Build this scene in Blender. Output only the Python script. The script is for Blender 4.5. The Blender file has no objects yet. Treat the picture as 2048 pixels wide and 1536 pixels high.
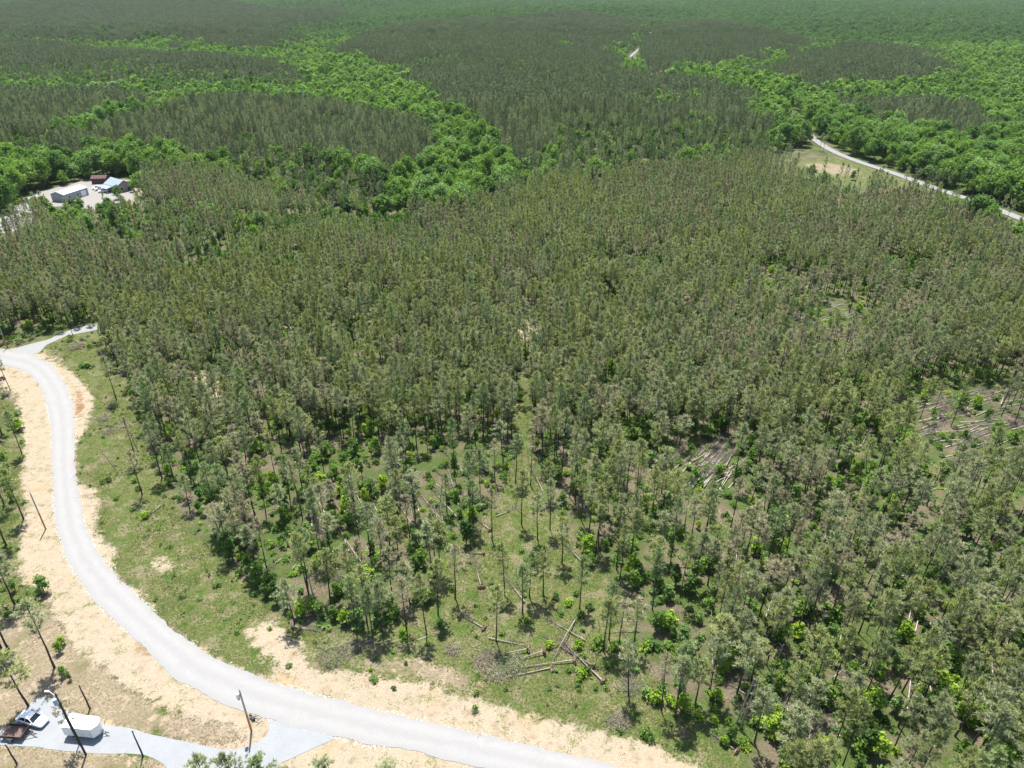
import bpy, bmesh, math, random
import numpy as np
from mathutils import Vector, Matrix
from mathutils.geometry import tessellate_polygon

R = math.radians
C = bpy.context.scene.collection
scene = bpy.context.scene
rnd = random.Random(7)
rng = np.random.RandomState(11)

# ------------------------------------------------------------------ camera, sky, sun, exposure
CAM_H = 95.0
PITCH = 30.0
FPX = 1400.0                                   # focal length in pixels of the 2048 px wide photograph
cam = bpy.data.cameras.new('camera')
cam.sensor_width = 36.0
cam.lens = 36.0 * FPX / 2048.0
cam.clip_start = 1.0
cam.clip_end = 20000.0
cam_o = bpy.data.objects.new('camera', cam)
C.objects.link(cam_o)
cam_o.location = (0, 0, CAM_H)
cam_o.rotation_euler = (R(90 - PITCH), 0, 0)
scene.camera = cam_o

SUN_EL, SUN_AZ = 70.0, -13.0                   # azimuth from +Y, towards +X positive
sd = Vector((math.sin(R(SUN_AZ)) * math.cos(R(SUN_EL)), math.cos(R(SUN_AZ)) * math.cos(R(SUN_EL)), math.sin(R(SUN_EL))))
w = bpy.data.worlds.new('World')
scene.world = w
w.use_nodes = True
nt = w.node_tree
sky = nt.nodes.new('ShaderNodeTexSky')
sky.sky_type = 'NISHITA'
sky.sun_disc = False
sky.sun_elevation = R(SUN_EL)
sky.sun_rotation = R(SUN_AZ)
bgn = nt.nodes['Background']
nt.links.new(sky.outputs[0], bgn.inputs[0])
bgn.inputs[1].default_value = 0.12
sun = bpy.data.lights.new('sun', 'SUN')
sun.energy = 5.0
sun.angle = R(0.5)
sun.color = (1.0, 0.96, 0.89)
sun_o = bpy.data.objects.new('sun', sun)
C.objects.link(sun_o)
sun_o.rotation_euler = (-sd).to_track_quat('-Z', 'Y').to_euler()
sun_o.location = (0, 0, 500)
scene.view_settings.view_transform = 'Standard'
scene.view_settings.look = 'None'
scene.view_settings.exposure = 1.10
scene.view_settings.gamma = 1.0
scene.view_settings.use_curve_mapping = False
scene.render.engine = 'CYCLES'
scene.cycles.max_bounces = 6
scene.cycles.diffuse_bounces = 4
scene.cycles.glossy_bounces = 2
scene.cycles.transmission_bounces = 3
scene.cycles.volume_bounces = 0
scene.cycles.use_denoising = True
HAZE = 0.000025

# ------------------------------------------------------------------ measuring the place from the photograph
SP, CP = math.sin(R(PITCH)), math.cos(R(PITCH))

def at(px, py, z=0.0):
    """ground point (height z) seen at a pixel of the 2048x1536 photograph, on level ground"""
    u, v = px - 1024.0, py - 768.0
    s = (CAM_H - z) / (FPX * SP + v * CP)
    return (u * s, (FPX * CP - v * SP) * s)

def px_of(x, y, z):
    d = CAM_H - z
    f = y * CP + d * SP
    v = (d * CP - y * SP)
    return 1024 + FPX * x / f, 768 + FPX * v / f, f

def ground_poly(pts, z=0.0):
    return np.array([at(p[0], p[1], z) for p in pts])

def inside(poly, X, Y):
    n = len(poly)
    r = np.zeros(X.shape, bool)
    bb = (X >= poly[:, 0].min()) & (X <= poly[:, 0].max()) & (Y >= poly[:, 1].min()) & (Y <= poly[:, 1].max())
    if not bb.any():
        return r
    x, y = X[bb], Y[bb]
    q = np.zeros(x.shape, bool)
    j = n - 1
    for i in range(n):
        xi, yi = poly[i]
        xj, yj = poly[j]
        c = ((yi > y) != (yj > y))
        if yi != yj:
            q ^= c & (x < (xj - xi) * (y - yi) / (yj - yi) + xi)
        j = i
    r[bb] = q
    return r

def vnoise(X, Y, scale, seed=0):
    """smooth value noise 0..1"""
    X = np.asarray(X) / scale + 1000.3 + seed * 17.7
    Y = np.asarray(Y) / scale + 1000.9 + seed * 5.3
    xi, yi = np.floor(X).astype(np.int64), np.floor(Y).astype(np.int64)
    fx, fy = X - xi, Y - yi
    fx = fx * fx * (3 - 2 * fx)
    fy = fy * fy * (3 - 2 * fy)
    def h(a, b):
        n = (a * 374761393 + b * 668265263 + seed * 144665) & 0x7fffffff
        n = ((n ^ (n >> 13)) * 1274126177) & 0x7fffffff
        return ((n ^ (n >> 16)) & 0xffff) / 65535.0
    a = h(xi, yi) * (1 - fx) + h(xi + 1, yi) * fx
    b = h(xi, yi + 1) * (1 - fx) + h(xi + 1, yi + 1) * fx
    return a * (1 - fy) + b * fy

# gravel road, driveway and paths: edges in photograph pixels
ROAD_UP = [(-120, 695), (0, 700), (40, 703), (75, 712), (95, 725), (115, 745), (130, 770), (143, 800), (148, 830), (150, 880), (150, 930), (152, 970), (160, 1010), (170, 1050), (183, 1085), (205, 1120), (235, 1155), (270, 1190), (305, 1222), (345, 1258), (390, 1290), (440, 1322), (500, 1348), (560, 1370), (640, 1393), (720, 1412), (800, 1430), (900, 1455), (1000, 1480), (1100, 1503), (1200, 1525), (1330, 1556), (1500, 1600)]
ROAD_DN = [(-120, 722), (0, 728), (30, 735), (55, 745), (70, 760), (85, 785), (97, 815), (102, 850), (104, 900), (106, 950), (108, 1000), (112, 1040), (122, 1085), (135, 1120), (160, 1160), (190, 1205), (225, 1235), (262, 1268), (298, 1300), (322, 1330), (355, 1360), (400, 1387), (450, 1411), (500, 1428), (560, 1446), (620, 1461), (671, 1474), (730, 1488), (850, 1507), (980, 1540), (1060, 1562), (1160, 1590), (1300, 1640)]
DRIVE = [(541, 1438), (536, 1468), (506, 1490), (465, 1501), (410, 1492), (328, 1475), (262, 1457), (208, 1449), (190, 1436), (130, 1422), (104, 1398), (86, 1391), (62, 1406), (42, 1436), (15, 1455), (-40, 1474), (-40, 1492), (0, 1490), (55, 1492), (137, 1503), (191, 1509), (260, 1506), (300, 1512), (328, 1528), (345, 1560), (420, 1600), (500, 1580), (556, 1530), (600, 1510), (671, 1476), (640, 1462), (590, 1452)]
SIDE = [(20, 700), (60, 688), (100, 678), (118, 668), (150, 657), (185, 649), (212, 648), (230, 650), (225, 657), (200, 658), (170, 664), (135, 671), (112, 681), (92, 690), (80, 704), (60, 712)]
FARROAD = [(2300, 540), (2120, 470), (2020, 428), (1960, 405), (1890, 383), (1840, 366), (1790, 347), (1720, 325), (1665, 303), (1630, 280), (1605, 255), (1580, 230), (1530, 203), (1460, 180), (1390, 167), (1325, 156), (1290, 146), (1268, 130), (1257, 117), (1272, 105), (1290, 90), (1303, 72), (1297, 60), (1285, 52)]
YARD = [(88, 383), (120, 374), (150, 366), (200, 358), (258, 360), (270, 384), (262, 404), (240, 414), (205, 426), (180, 420), (125, 412), (85, 420), (60, 445), (20, 470), (-60, 480), (-60, 445), (20, 425), (50, 400), (72, 380)]
FIELD = [(1592, 328), (1660, 312), (1720, 330), (1790, 350), (1810, 374), (1740, 382), (1680, 368), (1620, 350)]

# ground cover, in photograph pixels on the ground
SAND = [
    [(0, 735), (55, 748), (72, 762), (98, 815), (104, 900), (108, 1000), (112, 1040), (122, 1085), (135, 1120), (160, 1160), (225, 1235), (300, 1298), (320, 1330), (400, 1385), (500, 1427), (545, 1440), (530, 1462), (480, 1460), (400, 1440), (330, 1420), (290, 1400), (240, 1370), (205, 1330), (150, 1300), (110, 1230), (92, 1180), (45, 1170), (35, 1120), (45, 1060), (50, 1000), (40, 950), (50, 925), (44, 870), (38, 830), (25, 780), (-60, 755), (-60, 735)],
    [(60, 700), (90, 705), (130, 735), (165, 760), (190, 800), (175, 850), (165, 880), (152, 870), (148, 820), (130, 770), (95, 725)],
    [(152, 970), (195, 975), (200, 1010), (190, 1050), (200, 1075), (230, 1100), (235, 1120), (215, 1130), (183, 1085), (160, 1010)],
    [(240, 1155), (270, 1180), (310, 1215), (305, 1225), (260, 1185)],
    [(480, 1240), (540, 1235), (600, 1285), (640, 1312), (610, 1335), (560, 1330), (510, 1300)],
    [(290, 1108), (335, 1112), (350, 1140), (310, 1148)],
    [(540, 1362), (600, 1343), (680, 1338), (760, 1355), (860, 1372), (960, 1398), (1060, 1432), (1160, 1453), (1290, 1482), (1400, 1530), (1500, 1600), (1260, 1540), (1000, 1480), (800, 1430), (640, 1393)],
    [(540, 1560), (600, 1510), (671, 1474), (800, 1502), (960, 1536), (1000, 1600), (540, 1600)],
    [(330, 1120), (390, 1135), (420, 1160), (360, 1150)],
    [(1040, 640), (1062, 640), (1085, 655), (1050, 690), (1035, 690)],
    [(560, 640), (600, 640), (600, 660), (560, 660)],
    [(380, 745), (440, 740), (470, 760), (440, 800), (400, 790)],
    [(110, 385), (145, 372), (200, 362), (260, 363), (290, 385), (285, 405), (250, 420), (190, 412), (130, 402)],
    [(60, 380), (85, 375), (70, 400), (40, 420), (55, 395)],
]
GRASS = [
    [(90, 690), (200, 660), (215, 700), (250, 760), (275, 840), (300, 900), (320, 960), (350, 1010), (390, 1070), (450, 1120), (510, 1200), (570, 1240), (650, 1265), (760, 1265), (840, 1230), (870, 1180), (900, 1100), (960, 1040), (1005, 980), (1026, 930), (1030, 850), (1034, 780), (1040, 720), (1052, 720), (1056, 780), (1064, 850), (1072, 930), (1090, 1000), (1122, 1050), (1170, 1110), (1230, 1170), (1260, 1230), (1290, 1300), (1310, 1360), (1340, 1410), (1400, 1460), (1500, 1530), (1560, 1600), (1400, 1600), (1260, 1540), (1000, 1480), (800, 1430), (640, 1393), (500, 1348), (390, 1290), (270, 1190), (183, 1085), (152, 970), (150, 880), (143, 800), (115, 745), (75, 712)],
    [(0, 760), (25, 790), (38, 850), (45, 940), (45, 1050), (35, 1120), (50, 1180), (95, 1190), (120, 1250), (60, 1240), (0, 1220), (-100, 1200), (-100, 760)],
    [(0, 690), (60, 675), (150, 655), (210, 640), (210, 650), (100, 682), (28, 700), (-60, 695)],
    [(0, 960), (50, 955), (45, 1010), (0, 1020)],
    FIELD,
    [(1650, 300), (1720, 322), (1800, 346), (1900, 386), (2060, 440), (2060, 470), (1960, 430), (1850, 388), (1800, 375)],
]
DRY = [
    [(95, 1190), (150, 1300), (205, 1330), (240, 1370), (290, 1400), (330, 1420), (400, 1440), (480, 1460), (536, 1468), (506, 1490), (465, 1501), (328, 1475), (208, 1449), (130, 1422), (86, 1391), (42, 1436), (0, 1465), (-200, 1480), (-200, 1230), (0, 1220), (60, 1240)],
    [(-200, 1490), (55, 1492), (137, 1503), (191, 1509), (260, 1506), (300, 1512), (345, 1560), (345, 1640), (-200, 1640)],
    [(1600, 328), (1660, 322), (1710, 337), (1730, 350), (1690, 356), (1640, 345)],
    [(540, 1560), (600, 1512), (640, 1530), (760, 1560), (760, 1600), (540, 1600)],
    [(640, 1300), (700, 1310), (900, 1330), (960, 1360), (1000, 1400), (860, 1368), (680, 1335)],
]
RED = [
    [(244, 1252), (262, 1262), (300, 1298), (322, 1330), (300, 1328), (262, 1290)],
    [(150, 765), (165, 780), (168, 820), (158, 850), (150, 830)],
]

# what grows where; far zones are read at canopy height
def Z(kind, z, pts):
    return (kind, ground_poly(pts, z))
CANOPY = 11.0
ZONES = [
    # far pine stands
    Z('pine', CANOPY, [(690, 100), (705, 75), (760, 52), (870, 38), (1000, 40), (1150, 30), (1280, 42), (1292, 60), (1252, 100), (1265, 130), (1320, 158), (1400, 168), (1480, 187), (1540, 215), (1570, 245), (1580, 290), (1400, 300), (1200, 320), (1085, 335), (1065, 305), (985, 250), (925, 222), (860, 192), (795, 150), (735, 118)]),
    Z('pine', CANOPY, [(1290, 62), (1340, 42), (1440, 36), (1530, 60), (1640, 82), (1600, 98), (1560, 108), (1480, 112), (1380, 124), (1290, 112)]),
    Z('pine', CANOPY, [(1520, 128), (1560, 125), (1640, 98), (1760, 85), (1850, 95), (1905, 128), (1830, 148), (1740, 152), (1650, 168), (1590, 168)]),
    Z('pine', CANOPY, [(1640, 187), (1720, 180), (1850, 180), (1960, 197), (1988, 222), (1960, 238), (1890, 248), (1800, 232), (1700, 216)]),
    Z('pine', CANOPY, [(2000, 300), (2100, 292), (2100, 332), (2000, 326)]),
    Z('pine', CANOPY, [(-300, 30), (0, 28), (150, 10), (300, 5), (450, 10), (560, 20), (700, 18), (640, 42), (560, 50), (595, 82), (480, 88), (400, 78), (300, 68), (200, 68), (90, 66), (0, 62), (-300, 60)]),
    Z('pine', CANOPY, [(-300, 75), (0, 72), (60, 76), (200, 97), (330, 107), (460, 112), (600, 128), (612, 150), (520, 165), (400, 158), (250, 158), (100, 158), (-300, 160)]),
    Z('pine', CANOPY, [(-300, 182), (150, 180), (330, 188), (250, 215), (180, 245), (100, 265), (-300, 265)]),
    Z('pine', CANOPY, [(190, 272), (300, 225), (390, 205), (600, 182), (700, 195), (800, 230), (862, 278), (850, 302), (780, 342), (600, 290), (520, 300), (400, 300), (300, 290)]),
    Z('mixed', CANOPY, [(1060, 335), (1130, 255), (1250, 230), (1330, 250), (1450, 230), (1570, 250), (1600, 300), (1400, 312), (1250, 322), (1130, 338)]),
    Z('mixed', CANOPY, [(790, 160), (840, 180), (960, 240), (1060, 310), (1090, 300), (1000, 240), (900, 190), (810, 150)]),
    Z('mixed', CANOPY, [(-300, 100), (200, 130), (400, 148), (600, 150), (600, 168), (200, 160), (-300, 165)]),
    Z('pine', CANOPY, [(-300, 265), (100, 262), (190, 270), (260, 292), (100, 296), (-300, 310)]),
    Z('mixed', CANOPY, [(1260, 180), (1400, 180), (1480, 200), (1420, 225), (1300, 225)]),
    # the large stand below the valley
    Z('pine', 12.5, [(-500, 430), (0, 420), (60, 400), (90, 380), (285, 345), (300, 318), (400, 312), (480, 328), (560, 352), (640, 378), (760, 388), (900, 392), (1000, 376), (1060, 354), (1140, 336), (1250, 324), (1400, 310), (1500, 302), (1590, 300), (1650, 302), (1720, 325), (1800, 352), (1900, 390), (2048, 445), (2500, 640), (2700, 1700), (-700, 1700)]),
    Z('mixed', CANOPY, [(470, 292), (560, 284), (640, 312), (760, 345), (800, 372), (780, 392), (700, 392), (560, 380), (470, 345)]),
    Z('mixed', 5, [(100, 430), (300, 400), (560, 440), (620, 480), (560, 500), (330, 500), (150, 500)]),
    Z('sparse', 0, [(1500, 322), (1600, 320), (1700, 330), (1800, 372), (1900, 410), (1960, 440), (1860, 440), (1700, 410), (1560, 380)]),
    Z('thin', 0, [(1560, 330), (1600, 312), (1665, 300), (1720, 322), (1810, 350), (1960, 402), (2060, 436), (2250, 520), (2250, 600), (2060, 505), (1960, 468), (1860, 432), (1760, 425), (1640, 410), (1560, 370)]),
    Z('open', 0, [(1596, 322), (1660, 310), (1720, 328), (1800, 354), (1812, 376), (1740, 386), (1680, 374), (1620, 354)]),
    Z('sparse', 0, [(1170, 620), (1230, 600), (1260, 640), (1190, 650)]),
    Z('sparse', 0, [(1450, 560), (1560, 540), (1700, 560), (1900, 590), (1900, 640), (1700, 650), (1500, 620)]),
    Z('thin', 0, [(1790, 860), (1850, 880), (1930, 910), (2080, 915), (2080, 1000), (1930, 985), (1840, 950)]),
    Z('thin', 0, [(1335, 950), (1400, 970), (1480, 945), (1510, 1000), (1440, 1040), (1350, 1030)]),
    Z('thin', 0, [(1540, 650), (1640, 660), (1730, 640), (1740, 700), (1640, 715), (1560, 705)]),
    Z('thin', 0, [(1570, 1450), (1690, 1450), (1700, 1530), (1580, 1530)]),
    Z('throw', 0, [(1790, 805), (1900, 778), (2060, 765), (2080, 930), (1930, 930), (1830, 895)]),
    Z('throw', 0, [(1335, 905), (1420, 880), (1495, 892), (1490, 960), (1400, 985), (1335, 970)]),
    Z('throw', 0, [(1560, 640), (1640, 600), (1700, 600), (1720, 640), (1640, 665)]),
    Z('sparse', 0, [(840, 870), (1000, 850), (1010, 930), (960, 1010), (880, 1120), (850, 1200), (760, 1240), (640, 1230), (580, 1190), (620, 1120), (760, 1040), (820, 960)]),
    Z('sparse', 0, [(1100, 930), (1300, 900), (1340, 960), (1300, 1080), (1240, 1160), (1160, 1090), (1110, 1020)]),
    Z('sparse', 0, [(1230, 1150), (1320, 1180), (1420, 1260), (1500, 1360), (1520, 1500), (1420, 1470), (1330, 1400), (1290, 1300)]),
    Z('sparse', 0, [(380, 740), (480, 740), (480, 810), (400, 800)]),
    Z('sparse', 0, [(1580, 1380), (1700, 1380), (1700, 1520), (1590, 1520)]),
]
OPEN = [Z('open', 0, GRASS[0]), Z('open', 0, GRASS[1]), Z('open', 0, GRASS[2]), Z('open', 0, SAND[0]), Z('open', 0, DRY[0]), Z('open', 0, DRY[1]),
        Z('open', 0, DRIVE), Z('open', 0, SIDE), Z('open', 0, SAND[6]), Z('open', 0, SAND[7]), Z('open', 0, YARD), Z('open', 0, [(90, 375), (150, 360), (258, 355), (288, 380), (290, 424), (250, 440), (200, 450), (130, 462), (88, 450)]), Z('open', 0, [(-60, 440), (20, 425), (60, 395), (95, 395), (85, 440), (50, 470), (20, 495), (-60, 500)]),
        Z('open', 0, [(330, 1700), (330, 1500), (1500, 1500), (1640, 1700)]),
        Z('open', 0, SAND[9]), Z('open', 0, [(1040, 690), (1056, 690), (1060, 650), (1044, 650)])]
road_poly = np.array([at(*p) for p in ROAD_UP] + [at(*p) for p in ROAD_DN[::-1]])
OPEN.append(('open', road_poly))
OPEN += [Z('thin', 0, [(1248, 112), (1276, 102), (1279, 124), (1272, 138), (1250, 136)]), Z('thin', 0, [(1290, 144), (1334, 152), (1334, 174), (1292, 168)]), Z('thin', 0, [(1292, 59), (1308, 59), (1311, 84), (1294, 84)]), Z('thin', 0, [(1562, 222), (1588, 223), (1606, 248), (1606, 272), (1570, 262)])]
far_line = np.array([at(p[0], p[1], 0) for p in FARROAD])

def seg_dist(X, Y, line):
    d = np.full(X.shape, 1e9)
    for i in range(len(line) - 1):
        a, b = line[i], line[i + 1]
        ab = b - a
        t = np.clip(((X - a[0]) * ab[0] + (Y - a[1]) * ab[1]) / (ab @ ab), 0, 1)
        d = np.minimum(d, np.hypot(X - a[0] - t * ab[0], Y - a[1] - t * ab[1]))
    return d

KINDS = {'broad': 0, 'pine': 1, 'mixed': 2, 'sparse': 3, 'throw': 4, 'open': 5, 'thin': 6}
def zone_of(X, Y):
    k = np.zeros(X.shape, int)
    wob = 6.0
    far = np.clip((Y - 330) / 300, 0, 1)
    Xw = X + (vnoise(X, Y, 30, 3) - .5) * wob * 2 * np.clip(Y / 400, 0, 4) + far * ((vnoise(X, Y, 110, 5) - .5) * 44 + (vnoise(X, Y, 38, 15) - .5) * 44)
    Yw = Y + (vnoise(X, Y, 30, 4) - .5) * wob * 2 * np.clip(Y / 400, 0, 4) + far * ((vnoise(X, Y, 110, 6) - .5) * 56 + (vnoise(X, Y, 38, 16) - .5) * 60) * np.clip(Y / 500, 1, 5)
    for kind, poly in ZONES:
        m = inside(poly, Xw, Yw)
        k[m] = KINDS[kind]
    for kind, poly in OPEN:
        k[inside(poly, X, Y)] = KINDS[kind]
    k[seg_dist(X, Y, far_line) < np.interp(Y, [400, 800], [6.5, 4.0])] = KINDS['open']
    return k

# ------------------------------------------------------------------ terrain height: stands on low hills, woods in the hollows
GX = np.arange(-5200, 5201, 25.0)
GY = np.arange(-600, 7201, 25.0)
gx, gy = np.meshgrid(GX, GY)
zk = zone_of(gx, gy)
hm = np.where((zk == 1) | (zk == 3) | (zk == 4) | (zk == 5), 1.0, np.where(zk == 2, .5, 0.0))
for _ in range(8):
    p = np.pad(hm, 1, mode='edge')
    hm = (p[:-2, 1:-1] + p[2:, 1:-1] + p[1:-1, :-2] + p[1:-1, 2:] + p[1:-1, 1:-1]) / 5
rad = np.hypot(gx, gy)
amp = np.clip((rad - 300) / 500, 0, 1) * 9 + np.clip((rad - 900) / 1500, 0, 1) * 10
big = (vnoise(gx, gy, 900, 8) - .5) * np.clip((rad - 700) / 1200, 0, 1) * 38 + (vnoise(gx, gy, 350, 9) - .5) * np.clip((rad - 350) / 600, 0, 1) * 9
ridge = np.clip((rad - 2300) / 1900, 0, 1) * (22 + 46 * vnoise(gx, gy, 700, 12)) + np.clip((rad - 900) / 900, 0, 1) * (vnoise(gx, gy, 420, 13) - .5) * 22
HG = amp * (hm - 0.55) * 1.6 + big + ridge
HG *= np.clip(.25 + .75 * (seg_dist(gx, gy, far_line) - 25) / 160, .25, 1)

def hgt(X, Y):
    X, Y = np.asarray(X, float), np.asarray(Y, float)
    fx = np.clip((X - GX[0]) / 25.0, 0, len(GX) - 1.001)
    fy = np.clip((Y - GY[0]) / 25.0, 0, len(GY) - 1.001)
    ix, iy = fx.astype(int), fy.astype(int)
    tx, ty = fx - ix, fy - iy
    return (HG[iy, ix] * (1 - tx) + HG[iy, ix + 1] * tx) * (1 - ty) + (HG[iy + 1, ix] * (1 - tx) + HG[iy + 1, ix + 1] * tx) * ty

# ------------------------------------------------------------------ helpers: objects, tags, materials, meshes
def tag(o, label=None, cat=None, group=None, kind=None):
    if label: o['label'] = label
    if cat: o['category'] = cat
    if group: o['group'] = group
    if kind: o['kind'] = kind
    return o

def obj(name, me, parent=None, loc=None):
    o = bpy.data.objects.new(name, me)
    C.objects.link(o)
    if parent: o.parent = parent
    if loc is not None: o.location = loc
    return o

def empty(name, loc, rz=0.0, label=None, cat=None, group=None):
    o = bpy.data.objects.new(name, None)
    C.objects.link(o)
    o.empty_display_size = 0.3
    o.location = loc
    o.rotation_euler = (0, 0, rz)
    return tag(o, label, cat, group)

class NG:
    """small node-material builder"""
    def __init__(self, name):
        self.m = bpy.data.materials.new(name)
        self.m.use_nodes = True
        self.t = self.m.node_tree
        self.t.nodes.clear()
        self.out = self.n('ShaderNodeOutputMaterial')
    def n(self, typ, **kw):
        x = self.t.nodes.new(typ)
        for k, v in kw.items():
            setattr(x, k, v)
        return x
    def l(self, a, b):
        self.t.links.new(a, b)
    def noise(self, scale, detail=3, rough=.55, coord=None):
        x = self.n('ShaderNodeTexNoise')
        x.inputs['Scale'].default_value = scale
        x.inputs['Detail'].default_value = detail
        x.inputs['Roughness'].default_value = rough
        if coord is not None: self.l(coord, x.inputs['Vector'])
        return x.outputs['Fac']
    def ramp(self, fac, stops):
        x = self.n('ShaderNodeValToRGB')
        e = x.color_ramp.elements
        while len(e) < len(stops): e.new(0.5)
        for i, (p, c) in enumerate(stops):
            e[i].position = p
            e[i].color = (*c, 1) if len(c) == 3 else c
        self.l(fac, x.inputs[0])
        return x.outputs[0]
    def mix(self, fac, a, b, mode='MIX'):
        x = self.n('ShaderNodeMix', data_type='RGBA', blend_type=mode)
        for s, v in ((x.inputs[0], fac), (x.inputs[6], a), (x.inputs[7], b)):
            if isinstance(v, (int, float)): s.default_value = v
            elif isinstance(v, tuple): s.default_value = (*v, 1)
            else: self.l(v, s)
        return x.outputs[2]
    def math(self, op, a, b=None, clamp=False):
        x = self.n('ShaderNodeMath', operation=op, use_clamp=clamp)
        for s, v in zip(x.inputs, (a, b)):
            if v is None: continue
            if isinstance(v, (int, float)): s.default_value = v
            else: self.l(v, s)
        return x.outputs[0]

def principled(name, col, rough=.7, metal=0.0, spec=.5, noise=None, var=.25, bump=0.0):
    g = NG(name)
    b = g.n('ShaderNodeBsdfPrincipled')
    b.inputs['Roughness'].default_value = rough
    b.inputs['Metallic'].default_value = metal
    b.inputs['Specular IOR Level'].default_value = spec
    if noise:
        tc = g.n('ShaderNodeTexCoord')
        f = g.noise(noise, 4, .6, tc.outputs['Object'])
        lo = tuple(c * (1 - var) for c in col)
        hi = tuple(min(1, c * (1 + var)) for c in col)
        g.l(g.ramp(f, [(.3, lo), (.7, hi)]), b.inputs['Base Color'])
        if bump:
            bn = g.n('ShaderNodeBump')
            bn.inputs['Strength'].default_value = bump
            bn.inputs['Distance'].default_value = .05
            g.l(f, bn.inputs['Height'])
            g.l(bn.outputs[0], b.inputs['Normal'])
    else:
        b.inputs['Base Color'].default_value = (*col, 1)
    g.l(b.outputs[0], g.out.inputs[0])
    return g.m

def foliage(name, lo, hi, trans=.35, scale=.6, gloss=.05):
    """leaf and needle material: diffuse with light coming through, a colour of its own for every plant"""
    g = NG(name)
    oi = g.n('ShaderNodeObjectInfo')
    tc = g.n('ShaderNodeTexCoord')
    f = g.noise(scale, 2, .6, tc.outputs['Object'])
    k = g.math('ADD', g.math('MULTIPLY', oi.outputs['Random'], .55), g.math('MULTIPLY', f, .55))
    col = g.ramp(k, [(.2, lo), (.85, hi)])
    d = g.n('ShaderNodeBsdfDiffuse')
    t = g.n('ShaderNodeBsdfTranslucent')
    g.l(col, d.inputs[0])
    tcol = g.mix(1.0, col, (1.0, 1.15, .65), 'MULTIPLY')
    g.l(tcol, t.inputs[0])
    m = g.n('ShaderNodeMixShader')
    m.inputs[0].default_value = trans
    g.l(d.outputs[0], m.inputs[1])
    g.l(t.outputs[0], m.inputs[2])
    res = m
    if gloss:
        gl = g.n('ShaderNodeBsdfGlossy')
        gl.inputs['Roughness'].default_value = .5
        gl.inputs[0].default_value = (.9, .9, .9, 1)
        m2 = g.n('ShaderNodeMixShader')
        m2.inputs[0].default_value = gloss
        g.l(m.outputs[0], m2.inputs[1])
        g.l(gl.outputs[0], m2.inputs[2])
        res = m2
    g.l(res.outputs[0], g.out.inputs[0])
    return g.m

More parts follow.
